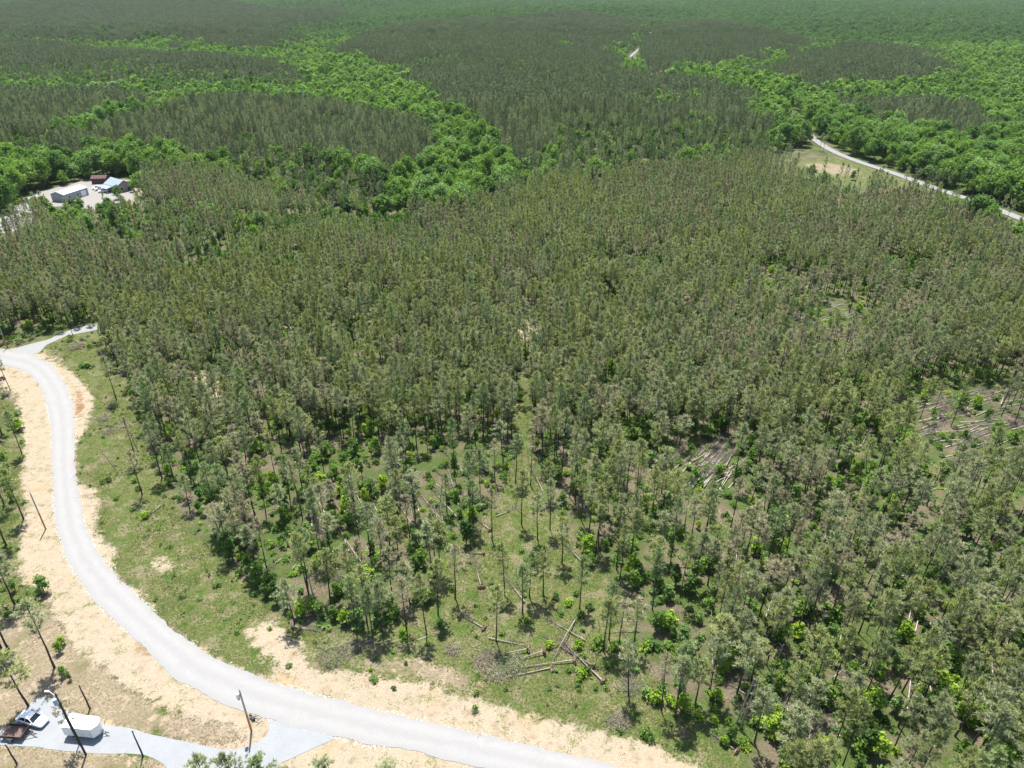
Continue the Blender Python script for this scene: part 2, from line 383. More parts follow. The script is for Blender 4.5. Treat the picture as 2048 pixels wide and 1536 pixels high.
class MB:
    """collects triangles and quads with material slots, builds ONE mesh"""
    def __init__(self):
        self.V, self.F, self.n = [], [], 0
    def add(self, V, F, mi=0):
        V = np.asarray(V, float).reshape(-1, 3)
        for f in (F if isinstance(F, list) and len(F) and isinstance(F[0], np.ndarray) and F[0].ndim == 2 else [np.asarray(F)]):
            self.F.append((f + self.n, mi))
        self.V.append(V)
        self.n += len(V)
    def tube(self, pts, rad, sides=6, mi=0, cap=True):
        pts = np.asarray(pts, float)
        rad = np.broadcast_to(np.asarray(rad, float), (len(pts),))
        tan = np.gradient(pts, axis=0)
        tan /= np.linalg.norm(tan, axis=1)[:, None] + 1e-9
        ref = np.array([0, 0, 1.0]) if abs(tan.mean(0)[2]) < .8 else np.array([1.0, 0, 0])
        u = np.cross(tan, ref)
        u /= np.linalg.norm(u, axis=1)[:, None] + 1e-9
        v = np.cross(tan, u)
        a = np.arange(sides) * 2 * math.pi / sides
        ring = pts[:, None, :] + rad[:, None, None] * (np.cos(a)[None, :, None] * u[:, None, :] + np.sin(a)[None, :, None] * v[:, None, :])
        n = len(pts)
        i = np.arange(n - 1)[:, None] * sides
        j = np.arange(sides)[None, :]
        j2 = (j + 1) % sides
        F = np.stack([i + j, i + j2, i + sides + j2, i + sides + j], -1).reshape(-1, 4)
        self.add(ring.reshape(-1, 3), F, mi)
        if cap and sides > 2:
            for r0, flip in ((0, 1), (n - 1, 0)):
                idx = np.arange(sides)
                V = ring[r0]
                f = np.stack([np.zeros(sides - 2, int), idx[1:-1], idx[2:]], -1)
                self.add(V, f[:, ::-1] if flip == 0 else f, mi)
    def box(self, c, s, mi=0, rz=0.0, ry=0.0):
        V = np.array([[x, y, z] for x in (-.5, .5) for y in (-.5, .5) for z in (-.5, .5)]) * np.array(s)
        if ry:
            M = np.array(Matrix.Rotation(ry, 3, 'Y'))
            V = V @ M.T
        if rz:
            M = np.array(Matrix.Rotation(rz, 3, 'Z'))
            V = V @ M.T
        V = V + np.array(c)
        F = np.array([[0, 1, 3, 2], [4, 6, 7, 5], [0, 4, 5, 1], [2, 3, 7, 6], [0, 2, 6, 4], [1, 5, 7, 3]])
        self.add(V, F, mi)
    def prism(self, outline, z0, z1, mi=0):
        n = len(outline)
        o = np.array(outline)
        V = np.concatenate([np.c_[o, np.full(n, z0)], np.c_[o, np.full(n, z1)]])
        i = np.arange(n)
        self.add(V, np.stack([i, (i + 1) % n, (i + 1) % n + n, i + n], -1), mi)
        tri = np.array(tessellate_polygon([[Vector((p[0], p[1], 0)) for p in outline]]))
        self.add(V[n:], tri, mi)
        self.add(V[:n], tri[:, ::-1], mi)
    def blades(self, P, D, L, W, mi=0):
        """thin triangles: roots P, directions D, lengths L, widths W"""
        n = len(P)
        side = np.cross(D, np.array([0, 0, 1.0]) + rng.normal(0, .45, (n, 3)))
        side /= np.linalg.norm(side, axis=1)[:, None] + 1e-9
        a = P - side * W[:, None] * .5
        b = P + side * W[:, None] * .5
        c = P + D * L[:, None]
        V = np.stack([a, b, c], 1).reshape(-1, 3)
        self.add(V, np.arange(3 * n).reshape(-1, 3), mi)
    def leaves(self, P, N, S, mi=0):
        """quads of size S centred at P facing roughly N"""
        n = len(P)
        N = N / (np.linalg.norm(N, axis=1)[:, None] + 1e-9)
        u = np.cross(N, rng.normal(size=(n, 3)))
        u /= np.linalg.norm(u, axis=1)[:, None] + 1e-9
        v = np.cross(N, u)
        h = S[:, None] * .5
        q = np.stack([P - u * h * 1.25, P - v * h * .8, P + u * h * 1.25, P + v * h * .8], 1)
        q[:, 1] += N * h * .25
        q[:, 3] += N * h * .25
        self.add(q.reshape(-1, 3), np.arange(4 * n).reshape(-1, 4), mi)
    def mesh(self, name, mats, smooth=False):
        me = bpy.data.meshes.new(name)
        V = np.concatenate(self.V)
        tot = np.concatenate([np.full(len(f), f.shape[1]) for f, _ in self.F])
        loops = np.concatenate([f.ravel() for f, _ in self.F])
        mi = np.concatenate([np.full(len(f), m) for f, m in self.F])
        me.vertices.add(len(V))
        me.vertices.foreach_set('co', V.ravel())
        me.loops.add(len(loops))
        me.loops.foreach_set('vertex_index', loops.astype(np.int32))
        me.polygons.add(len(tot))
        me.polygons.foreach_set('loop_start', np.concatenate([[0], np.cumsum(tot)[:-1]]).astype(np.int32))
        me.polygons.foreach_set('material_index', mi.astype(np.int32))
        me.polygons.foreach_set('use_smooth', np.full(len(tot), smooth))
        for m in mats: me.materials.append(m)
        me.update(calc_edges=True)
        return me

def scatter(name, protos, P, rot, scl, idx):
    """one object that strews copies of the prototypes over its points (for what nobody could count)"""
    col = bpy.data.collections.new(name + '_sources')
    for i, me in enumerate(protos):
        col.objects.link(bpy.data.objects.new('%s_source_%02d' % (name, i), me))
    n = len(P)
    me = bpy.data.meshes.new(name)
    me.vertices.add(n)
    me.vertices.foreach_set('co', np.asarray(P, np.float32).ravel())
    for an, typ, data in (('rot', 'FLOAT_VECTOR', rot), ('scl', 'FLOAT_VECTOR', scl)):
        a = me.attributes.new(an, typ, 'POINT')
        a.data.foreach_set('vector', np.asarray(data, np.float32).ravel())
    a = me.attributes.new('pick', 'INT', 'POINT')
    a.data.foreach_set('value', np.asarray(idx, np.int32))
    o = obj(name, me)
    o['kind'] = 'stuff'
    g = bpy.data.node_groups.new(name + '_nodes', 'GeometryNodeTree')
    g.interface.new_socket('Geometry', in_out='INPUT', socket_type='NodeSocketGeometry')
    g.interface.new_socket('Geometry', in_out='OUTPUT', socket_type='NodeSocketGeometry')
    gi, go = g.nodes.new('NodeGroupInput'), g.nodes.new('NodeGroupOutput')
    ip = g.nodes.new('GeometryNodeInstanceOnPoints')
    ci = g.nodes.new('GeometryNodeCollectionInfo')
    ci.inputs['Collection'].default_value = col
    ci.inputs['Separate Children'].default_value = True
    ci.inputs['Reset Children'].default_value = True
    ip.inputs['Pick Instance'].default_value = True
    def attr(nm, typ):
        x = g.nodes.new('GeometryNodeInputNamedAttribute')
        x.data_type = typ
        x.inputs['Name'].default_value = nm
        return x.outputs['Attribute']
    g.links.new(gi.outputs[0], ip.inputs['Points'])
    g.links.new(ci.outputs[0], ip.inputs['Instance'])
    g.links.new(attr('pick', 'INT'), ip.inputs['Instance Index'])
    g.links.new(attr('rot', 'FLOAT_VECTOR'), ip.inputs['Rotation'])
    g.links.new(attr('scl', 'FLOAT_VECTOR'), ip.inputs['Scale'])
    g.links.new(ip.outputs[0], go.inputs[0])
    md = o.modifiers.new('scatter', 'NODES')
    md.node_group = g
    return o

# ------------------------------------------------------------------ materials
M = {}
M['bark'] = principled('pine_bark', (.060, .050, .043), .9, noise=3.0, var=.4, spec=.2)
M['limb'] = principled('pine_limb', (.11, .095, .08), .9, spec=.2)
M['needle_olive'] = foliage('needles_olive', (0.192, 0.220, 0.067), (0.308, 0.333, 0.112), 0.4, gloss=.035)
M['needle_grey'] = foliage('needles_grey_green', (0.185, 0.213, 0.098), (0.296, 0.320, 0.158), 0.36, gloss=.035)
M['needle_green'] = foliage('needles_green', (0.129, 0.191, 0.064), (0.224, 0.291, 0.104), 0.4, gloss=.035)
M['needle_dark'] = foliage('needles_dark_green', (.082, .112, .058), (.150, .182, .098), .36, gloss=.02)
M['needle_brown'] = foliage('needles_brownish', (0.231, 0.201, 0.119), (0.330, 0.288, 0.176), 0.36, gloss=.035)
M['dead_twig'] = principled('dead_twigs', (.17, .145, .12), .9, spec=.2)
M['leaf_bright'] = foliage('leaves_bright_green', (0.126, 0.224, 0.034), (0.200, 0.317, 0.059), .45, gloss=.012)
M['leaf_mid'] = foliage('leaves_mid_green', (0.088, 0.172, 0.034), (0.153, 0.251, 0.057), .45, gloss=.012)
M['leaf_dark'] = foliage('leaves_dark_green', (0.062, 0.13, 0.032), (0.11, 0.195, 0.05), .45, gloss=.012)
M['leaf_lime'] = foliage('leaves_lime', (0.21, 0.33, 0.026), (0.31, 0.43, 0.055), .45, gloss=.012)
M['leaf_pale'] = foliage('leaves_pale_green', (0.145, 0.25, 0.065), (0.22, 0.33, 0.105), .45, gloss=.012)
M['stem'] = principled('broadleaf_bark', (.10, .085, .07), .9, noise=3.0, var=.3, spec=.2)
M['log'] = principled('weathered_log', (.25, .22, .19), .85, noise=2.5, var=.35, spec=.25, bump=.4)
M['log_dark'] = principled('barky_log', (.14, .115, .098), .9, noise=2.5, var=.4, spec=.2, bump=.4)
M['rootsoil'] = principled('red_root_soil', (.235, .160, .110), .95, noise=2.0, var=.45, spec=.1, bump=.8)
M['grass'] = foliage('grass_blades', (.095, .115, .032), (.185, .180, .072), .30, gloss=.02)
M['weed'] = foliage('weed_leaves', (.055, .110, .022), (.11, .17, .040), .35)
M['straw'] = foliage('dry_grass_blades', (.33, .27, .15), (.45, .37, .22), .2, gloss=.02)
M['stone'] = principled('road_stone', (.45, .45, .45), .8, noise=4.0, var=.3)
M['flower'] = foliage('yellow_flowers', (.55, .40, .02), (.65, .5, .04), .2)

# ------------------------------------------------------------------ ground: one sheet to the horizon
def axis(a, b, fine, parts_lo, parts_hi):
    xs = list(np.arange(a, b + .01, fine))
    for lim, st in parts_hi:
        while xs[-1] < lim: xs.append(xs[-1] + st)
    lo = [a]
    for lim, st in parts_lo:
        while lo[-1] > lim: lo.append(lo[-1] - st)
    return np.array(lo[:0:-1] + xs)

def make_ground():
    xs = axis(-130, 175, 1.25, [(-420, 6), (-1500, 25), (-7000, 120)], [(420, 6), (1500, 25), (7000, 120)])
    ys = axis(44, 250, 1.25, [(-20, 8), (-500, 60)], [(520, 5), (1500, 20), (7000, 110)])
    X, Y = np.meshgrid(xs, ys)
    def cover(polys, inside_first=None):
        m = np.zeros(X.shape)
        for p in polys: m[inside(ground_poly(p), X, Y)] = 1
        return m
    def soft(m, n=2):
        for _ in range(n):
            p = np.pad(m, 1, mode='edge')
            m = (p[:-2, 1:-1] + p[2:, 1:-1] + p[1:-1, :-2] + p[1:-1, 2:] + 2 * p[1:-1, 1:-1]) / 6
        return m
    road = np.zeros(X.shape)
    for p in (road_poly, ground_poly(DRIVE), ground_poly(SIDE)): road[inside(p, X, Y)] = 1
    flat = soft(road, 4) * 3
    att = {}
    att['grass'] = soft(cover(GRASS), 7)
    att['dry'] = soft(cover(DRY), 7)
    att['sand'] = soft(np.maximum(cover(SAND), road), 6)
    att['red'] = soft(cover(RED), 2)
    zk = zone_of(X, Y)
    att['wood'] = soft((zk == 0).astype(float), 1)
    att['yard'] = soft(cover([YARD]), 1)
    near = np.clip((260 - np.hypot(X, Y)) / 60, 0, 1)
    rough = (vnoise(X, Y, 2.6, 21) - .5) * .22 + (vnoise(X, Y, 9, 22) - .5) * .5
    Zv = hgt(X, Y) + near * np.clip(1 - flat, 0, 1) * rough - .02
    V = np.stack([X, Y, Zv], -1).reshape(-1, 3)
    ny, nx = X.shape
    i = (np.arange(ny - 1)[:, None] * nx + np.arange(nx - 1)[None, :])
    F = np.stack([i, i + 1, i + nx + 1, i + nx], -1).reshape(-1, 4)
    mb = MB()
    mb.add(V, F)
    g = NG('forest_ground')
    geo = g.n('ShaderNodeNewGeometry')
    pos = geo.outputs['Position']
    n1, n2, n3, n4 = g.noise(.55, 5, .65, pos), g.noise(.12, 4, .6, pos), g.noise(2.6, 4, .7, pos), g.noise(.25, 3, .6, pos)
    n5 = g.noise(7.0, 3, .7, pos)
    fine = g.math('ADD', g.math('MULTIPLY', n3, .55), g.math('MULTIPLY', n5, .45))
    def A(nm):
        x = g.n('ShaderNodeAttribute')
        x.attribute_name = nm
        return x.outputs['Fac']
    nmix = g.math('ADD', g.math('MULTIPLY', n1, .5), g.math('MULTIPLY', fine, .5))
    def edge(nm, k=1.1, lo=.38, hi=.60, nn=None):
        v = g.math('ADD', A(nm), g.math('MULTIPLY', g.math('SUBTRACT', nn or nmix, .5), k))
        r = g.n('ShaderNodeMapRange', interpolation_type='SMOOTHSTEP')
        g.l(v, r.inputs[0])
        r.inputs[1].default_value = lo
        r.inputs[2].default_value = hi
        return r.outputs[0]
    litter = g.ramp(fine, [(.38, (.056, .044, .030)), (.48, (.110, .088, .060)), (.56, (.155, .125, .088)), (.64, (.205, .168, .125))])
    weeds = g.ramp(fine, [(.40, (0.024, 0.044, 0.011)), (.60, (0.080, 0.112, 0.029))])
    f = g.n('ShaderNodeMapRange')
    g.l(g.math('ADD', n2, g.math('MULTIPLY', g.math('SUBTRACT', n3, .5), .8)), f.inputs[0])
    f.inputs[1].default_value = .43
    f.inputs[2].default_value = .54
    floor = g.mix(f.outputs[0], litter, weeds)
    floor = g.mix(A('wood'), floor, weeds)
    turf = g.ramp(fine, [(.38, (.028, .045, .010)), (.46, (.060, .078, .021)), (.53, (.100, .108, .036)), (.62, (.165, .148, .080))])
    turf2 = g.ramp(fine, [(.38, (.076, .070, .036)), (.48, (.135, .120, .066)), (.62, (.205, .172, .110))])
    turf3 = g.ramp(fine, [(.40, (.022, .050, .009)), (.60, (.074, .118, .024))])
    def band(a, b, k, lo, hi):
        r = g.n('ShaderNodeMapRange', interpolation_type='SMOOTHSTEP')
        g.l(g.math('ADD', a, g.math('MULTIPLY', g.math('SUBTRACT', b, .5), k)), r.inputs[0])
        r.inputs[1].default_value = lo
        r.inputs[2].default_value = hi
        return r.outputs[0]
    turf = g.mix(band(n4, fine, 1.1, .50, .64), turf, turf2)
    turf = g.mix(band(g.noise(.42, 4, .65, pos), fine, 1.0, .54, .64), turf, turf3)
    dry = g.ramp(fine, [(.38, (0.104, 0.084, 0.050)), (.47, (0.176, 0.141, 0.092)), (.55, (0.228, 0.186, 0.128)), (.64, (0.296, 0.248, 0.180))])
    dry = g.mix(band(n2, fine, 1.2, .55, .68), dry, g.ramp(fine, [(.40, (0.056, 0.070, 0.020)), (.60, (0.132, 0.132, 0.053))]))
    dry = g.mix(band(g.noise(.5, 4, .6, pos), fine, .8, .56, .66), dry, (0.288, 0.228, 0.160))
    sand = g.ramp(g.math('ADD', g.math('MULTIPLY', n1, .6), g.math('MULTIPLY', fine, .4)), [(.38, (0.220, 0.170, 0.114)), (.46, (0.284, 0.230, 0.164)), (.56, (0.336, 0.282, 0.211)), (.66, (0.372, 0.322, 0.252))])
    sand = g.mix(band(n5, n1, .8, .56, .66), sand, (0.180, 0.132, 0.084))
    sand = g.mix(band(n2, fine, 1.0, .57, .68), sand, (.300, .228, .142))
    sand = g.mix(band(g.noise(.33, 4, .65, pos), fine, 1.3, .585, .66), sand, (.140, .140, .060))
    red = g.ramp(fine, [(.40, (0.136, 0.072, 0.034)), (.60, (0.232, 0.140, 0.076))])
    yard = g.ramp(n3, [(.3, (0.188, 0.172, 0.156)), (.7, (0.264, 0.248, 0.236))])
    c = g.mix(edge('grass', 2.0), floor, turf)
    c = g.mix(edge('dry', 2.0), c, dry)
    c = g.mix(edge('sand', 2.3), c, sand)
    c = g.mix(edge('red', 1.2), c, red)
    c = g.mix(edge('yard', .5), c, yard)
    b = g.n('ShaderNodeBsdfPrincipled')
    b.inputs['Roughness'].default_value = .95
    b.inputs['Specular IOR Level'].default_value = .1
    g.l(c, b.inputs['Base Color'])
    bp = g.n('ShaderNodeBump')
    bp.inputs['Strength'].default_value = .7
    bp.inputs['Distance'].default_value = .25
    g.l(g.math('ADD', n3, n1), bp.inputs['Height'])
    g.l(bp.outputs[0], b.inputs['Normal'])
    g.l(b.outputs[0], g.out.inputs[0])
    me = mb.mesh('ground', [g.m], True)
    for nm, a in att.items():
        t = me.attributes.new(nm, 'FLOAT', 'POINT')
        t.data.foreach_set('value', a.ravel().astype(np.float32))
    return tag(obj('ground', me), kind='structure', label='sandy and grassy forest ground running to the horizon')
make_ground()

# ------------------------------------------------------------------ roads
def resample(pts, n):
    p = np.array(pts, float)
    d = np.r_[0, np.cumsum(np.hypot(*np.diff(p, axis=0).T))]
    t = np.linspace(0, d[-1], n)
    return np.c_[np.interp(t, d, p[:, 0]), np.interp(t, d, p[:, 1])]

def smooth_line(pts, n, it=3):
    p = np.array(pts, float)
    for _ in range(it):
        q = np.empty((2 * len(p), 2))
        q[0::2] = p
        q[1::2] = np.r_[p[1:], p[-1:]]
        nxt = np.r_[p[1:], p[-1:]]
        q[0::2] = .75 * p + .25 * nxt
        q[1::2] = .25 * p + .75 * nxt
        p = np.r_[p[:1], q[:-2], p[-1:]]
    return resample(p, n)

def gravel_material(name, base, tracks):
    g = NG(name)
    geo = g.n('ShaderNodeNewGeometry')
    pos = geo.outputs['Position']
    n1, n2 = g.noise(5.0, 4, .7, pos), g.noise(.35, 4, .6, pos)
    lo = tuple(c * .93 for c in base)
    hi = tuple(min(.8, c * 1.06) for c in base)
    c = g.ramp(g.math('ADD', g.math('MULTIPLY', n1, .6), g.math('MULTIPLY', n2, .4)), [(.42, lo), (.58, hi)])
    if tracks:
        a = g.n('ShaderNodeAttribute')
        a.attribute_name = 'across'
        wv = g.math('SINE', g.math('ADD', g.math('MULTIPLY', a.outputs['Fac'], 13.0), g.math('MULTIPLY', n2, 3.0)))
        wv = g.math('MULTIPLY', g.math('ADD', wv, g.math('MULTIPLY', n2, 3.0)), .16)
        c = g.mix(g.math('ADD', wv, 0.0, True), c, tuple(x * .76 for x in base))
        e = g.math('ABSOLUTE', g.math('SUBTRACT', a.outputs['Fac'], .5))
        r = g.n('ShaderNodeMapRange')
        g.l(g.math('ADD', e, g.math('MULTIPLY', g.math('SUBTRACT', n2, .5), .25)), r.inputs[0])
        r.inputs[1].default_value = .40
        r.inputs[2].default_value = .52
        r.inputs[4].default_value = .55
        c = g.mix(r.outputs[0], c, tuple(x * f for x, f in zip(base, (.84, .90, .94))))
    b = g.n('ShaderNodeBsdfPrincipled')
    b.inputs['Roughness'].default_value = .9
    b.inputs['Specular IOR Level'].default_value = .2
    g.l(c, b.inputs['Base Color'])
    bp = g.n('ShaderNodeBump')
    bp.inputs['Strength'].default_value = .35
    bp.inputs['Distance'].default_value = .06
    g.l(n1, bp.inputs['Height'])
    g.l(bp.outputs[0], b.inputs['Normal'])
    g.l(b.outputs[0], g.out.inputs[0])
    return g.m
M['gravel'] = gravel_material('pale_gravel', (.258, .253, .245), True)
M['gravel_blue'] = gravel_material('grey_gravel', (.230, .240, .248), False)
M['asphalt_far'] = gravel_material('worn_road', (.20, .20, .197), False)

def strip(name, A, B, z, mat, cross=8, jit=0.22, label=None):
    n = len(A)
    A, B = A.copy(), B.copy()
    for L, o in ((A, 31), (B, 32)):
        t = np.gradient(L, axis=0)
        t /= np.hypot(t[:, 0], t[:, 1])[:, None] + 1e-9
        nn = np.c_[-t[:, 1], t[:, 0]]
        L += nn * ((vnoise(L[:, 0], L[:, 1], 1.1, o) - .5) * 2 * jit + (vnoise(L[:, 0], L[:, 1], 4, o + 5) - .5) * 2 * jit)[:, None]
    t = np.linspace(0, 1, cross + 1)
    P = A[:, None, :] * (1 - t)[None, :, None] + B[:, None, :] * t[None, :, None]
    Zz = hgt(P[..., 0], P[..., 1]) + z + .05 * np.sin(t * math.pi)[None, :]
    V = np.concatenate([P, Zz[..., None]], -1).reshape(-1, 3)
    k = cross + 1
    i = np.arange(n - 1)[:, None] * k + np.arange(cross)[None, :]
    F = np.stack([i, i + 1, i + k + 1, i + k], -1).reshape(-1, 4)
    mb = MB()
    mb.add(V, F)
    me = mb.mesh(name, [mat], True)
    a = me.attributes.new('across', 'FLOAT', 'POINT')
    a.data.foreach_set('value', np.tile(t, n).astype(np.float32))
    return tag(obj(name, me), kind='structure', label=label)

up = smooth_line([at(*p) for p in ROAD_UP], 420)
dn = smooth_line([at(*p) for p in ROAD_DN], 420)
strip('gravel_road', up, dn, .030, M['gravel'], label='pale gravel road curving past the pine wood')

def sheet(name, poly, z, mat, label=None, step=1.2):
    n = int(np.hypot(*np.diff(np.r_[poly, poly[:1]], axis=0).T).sum() / step)
    p = resample(np.r_[poly, poly[:1]], n)[:-1]
    p = p + np.c_[vnoise(p[:, 0], p[:, 1], 1.2, 41) - .5, vnoise(p[:, 0], p[:, 1], 1.2, 42) - .5] * .3
    tri = np.array(tessellate_polygon([[Vector((a, b, 0)) for a, b in p]]))
    V = np.c_[p, hgt(p[:, 0], p[:, 1]) + z]
    nrm = np.cross(V[tri[0, 1]] - V[tri[0, 0]], V[tri[0, 2]] - V[tri[0, 0]])
    if nrm[2] < 0: tri = tri[:, ::-1]
    mb = MB()
    mb.add(V, tri)
    return tag(obj(name, mb.mesh(name, [mat])), kind='structure', label=label)
sheet('gravel_driveway', ground_poly(DRIVE), .022, M['gravel_blue'], 'grey gravel driveway where the trailers are parked')
sheet('side_track', ground_poly(SIDE), .024, M['gravel'], 'narrow gravel track entering the wood')
fl = smooth_line(far_line, 260, 2)
tn = np.gradient(fl, axis=0)
tn /= np.hypot(tn[:, 0], tn[:, 1])[:, None]
nn = np.c_[-tn[:, 1], tn[:, 0]]
hwid = np.interp(fl[:, 1], [400, 800], [2.7, 2.0])[:, None]
strip('country_road', fl + nn * hwid, fl - nn * hwid, .25, M['asphalt_far'], 4, .1, 'worn grey road running beside the broadleaf wood')
yd = [(70, 386), (40, 408), (18, 432), (-60, 452), (-60, 470), (20, 452), (52, 428), (80, 402), (92, 392)]
sheet('yard_track', ground_poly(yd), .12, M['gravel'], 'pale gravel track leading to the metal buildings', 4)

#@@TREES@@
# ------------------------------------------------------------------ tree prototypes
def pine_parts(seed, H=13.0, cf=.45, Rc=1.9, nbr=24, tufts=6, blades=9, bl=.46, bw=.065, sides=6, stubs=7, low=False):
    """trunk and crown builders of one pine: bare lower trunk, whorled limbs carrying tufts of needles"""
    global rng
    rng = np.random.RandomState(seed)
    t, c = MB(), MB()
    hs = np.linspace(-.3, H * .99, 3 if low else 7)
    bend = np.cumsum(rng.normal(0, .055, (len(hs), 2)), 0) * (0 if low else 1)
    bend -= bend[0]
    axis_pts = np.c_[bend, hs]
    t.tube(axis_pts, np.interp(hs / H, [0, .05, 1], [.17, .14, .025]), sides)
    def ax(z):
        return np.array([np.interp(z, hs, axis_pts[:, 0]), np.interp(z, hs, axis_pts[:, 1]), z])
    z0 = H * (1 - cf)
    for k in range(stubs):
        z = rng.uniform(H * .25, z0 + .5)
        a = rng.uniform(0, 6.28)
        p = ax(z)
        L = rng.uniform(.4, 1.3)
        t.tube([p, p + L * np.array([math.cos(a), math.sin(a), rng.uniform(-.1, .5)])], [.03, .012], 3, cap=False)
    P, D = [], []
    a = rng.uniform(0, 6.28)
    for k in range(nbr):
        f = (k + rng.uniform(0, .8)) / nbr
        a += 2.4 + rng.normal(0, .3)
        p = ax(z0 + f * (H - z0) * .97)
        prof = (.55 + .75 * f) if f < .35 else .81 * (1 - ((f - .35) / .65) ** 1.6) + .12
        L = Rc * prof * rng.uniform(.65, 1.2)
        el = R(8 + 50 * f + rng.normal(0, 9))
        d = np.array([math.cos(a) * math.cos(el), math.sin(a) * math.cos(el), math.sin(el)])
        q = p + d * L + np.array([0, 0, .10 * L])
        if not low:
            c.tube([p, p + d * L * .55, q], [.035, .022, .008], 3, mi=1, cap=False)
        sidev = np.cross(d, [0, 0, 1.0])
        for s in range(tufts):
            u = 1 - (s / tufts) * .65
            off = sidev * rng.normal(0, .20 * L) * (1 - .3 * u) + np.array([0, 0, rng.normal(.05, .10 * L)])
            tp = p + (q - p) * u + off
            n = blades
            dd = d * .5 + rng.normal(0, .62, (n, 3)) + np.array([0, 0, .25])
            dd /= np.linalg.norm(dd, axis=1)[:, None]
            P.append(np.repeat(tp[None], n, 0) + rng.normal(0, .05, (n, 3)))
            D.append(dd)
    tp = ax(H * .97)
    n = blades * 3
    dd = rng.normal(0, .35, (n, 3)) + np.array([0, 0, 1.0])
    P.append(tp + rng.normal(0, .06, (n, 3)) - np.array([0, 0, 1]) * rng.uniform(0, .8, n)[:, None])
    D.append(dd / np.linalg.norm(dd, axis=1)[:, None])
    P, D = np.concatenate(P), np.concatenate(D)
    n = len(P)
    c.blades(P, D, bl * rng.uniform(.7, 1.3, n), bw * rng.uniform(.8, 1.4, n), 0)
    return t, c

def merge(list_of, mats_n):
    """joins builders: [(MB, slot offset, matrix or None)]"""
    m = MB()
    for b, off, T in list_of:
        base = m.n
        for V in b.V:
            m.V.append(V if T is None else (np.c_[V, np.ones(len(V))] @ T.T)[:, :3])
            m.n += len(V)
        for F, mi in b.F:
            m.F.append((F + base, mi + off))
    return m

LOOKS = ['olive', 'grey', 'green', 'brown']
NM = {k: M['needle_' + k] for k in LOOKS}
NF = {'olive': M['needle_grey'], 'grey': M['needle_dark'], 'green': M['needle_dark'], 'brown': M['needle_brown']}
pine_hi = []          # (look, trunk mesh, crown mesh, H)
pine_join, pine_mid, pine_low, pine_clump = [], [], [], []
spec = [('olive', 13.5, .46, 2.35, 28), ('olive', 12.2, .52, 2.6, 30), ('olive', 14.6, .42, 2.1, 26), ('grey', 13.2, .44, 2.4, 26),
        ('grey', 11.8, .54, 2.6, 28), ('grey', 14.2, .40, 2.1, 24), ('green', 12.8, .52, 2.5, 30), ('green', 14.0, .44, 2.2, 28),
        ('brown', 12.6, .42, 2.1, 20), ('brown', 13.4, .38, 1.9, 18)]
for i, (look, H, cf, Rc, nb) in enumerate(spec):
    t, c = pine_parts(100 + i, H, cf, Rc, nb, 7 if look != 'brown' else 5, 10, .48, .075)
    tm, cm = t.mesh('pine_trunk', [M['bark']]), c.mesh('pine_crown', [NM[look], M['limb']])
    pine_hi.append((look, tm, cm, H))
    pine_join.append(merge([(t, 0, None), (c, 1, None)], 3).mesh('pine_whole', [M['bark'], NM[look], M['limb']]))
    t, c = pine_parts(140 + i, H, cf * 1.08, Rc * 1.0, 18, 5, 7, .70, .15, 5, 2, True)
    pine_mid.append(merge([(t, 0, None), (c, 1, None)], 3).mesh('pine_middle', [M['bark'], NM[look], M['limb']]))
    t, c = pine_parts(180 + i, H, cf * 1.15, Rc * 1.2, 10, 4, 4, 1.15, .36, 3, 0, True)
    pine_low.append((t, c, look))
for i, (look, H, cf, Rc, nb) in enumerate(spec):          # the darker stands beyond the valley
    t, c = pine_parts(140 + i, H, cf * 1.08, Rc, 18, 5, 7, .70, .15, 5, 2, True)
    pine_mid.append(merge([(t, 0, None), (c, 1, None)], 3).mesh('pine_middle_dark', [M['bark'], NF[look], M['limb']]))
pine_far = [merge([(t, 0, None), (c, 1, None)], 3).mesh('pine_far', [M['bark'], NF[l], M['limb']]) for t, c, l in pine_low]
rr = np.random.RandomState(5)
for k in range(5):
    lst = []
    for j in range(10):
        t, c, l = pine_low[rr.choice([3, 4, 5, 6, 7, 6, 7])]
        s = rr.uniform(.85, 1.15)
        T = np.array(Matrix.Translation((rr.uniform(-6.5, 6.5), rr.uniform(-6.5, 6.5), 0)) @ Matrix.Rotation(rr.uniform(0, 6.28), 4, 'Z') @ Matrix.Diagonal((s * 1.25, s * 1.25, s, 1)))
        lst.append((c, [0, 1][l == 'grey'], T))
    pine_clump.append(merge(lst, 3).mesh('pine_clump', [M['needle_dark'], M['needle_dark'], M['needle_grey']]))

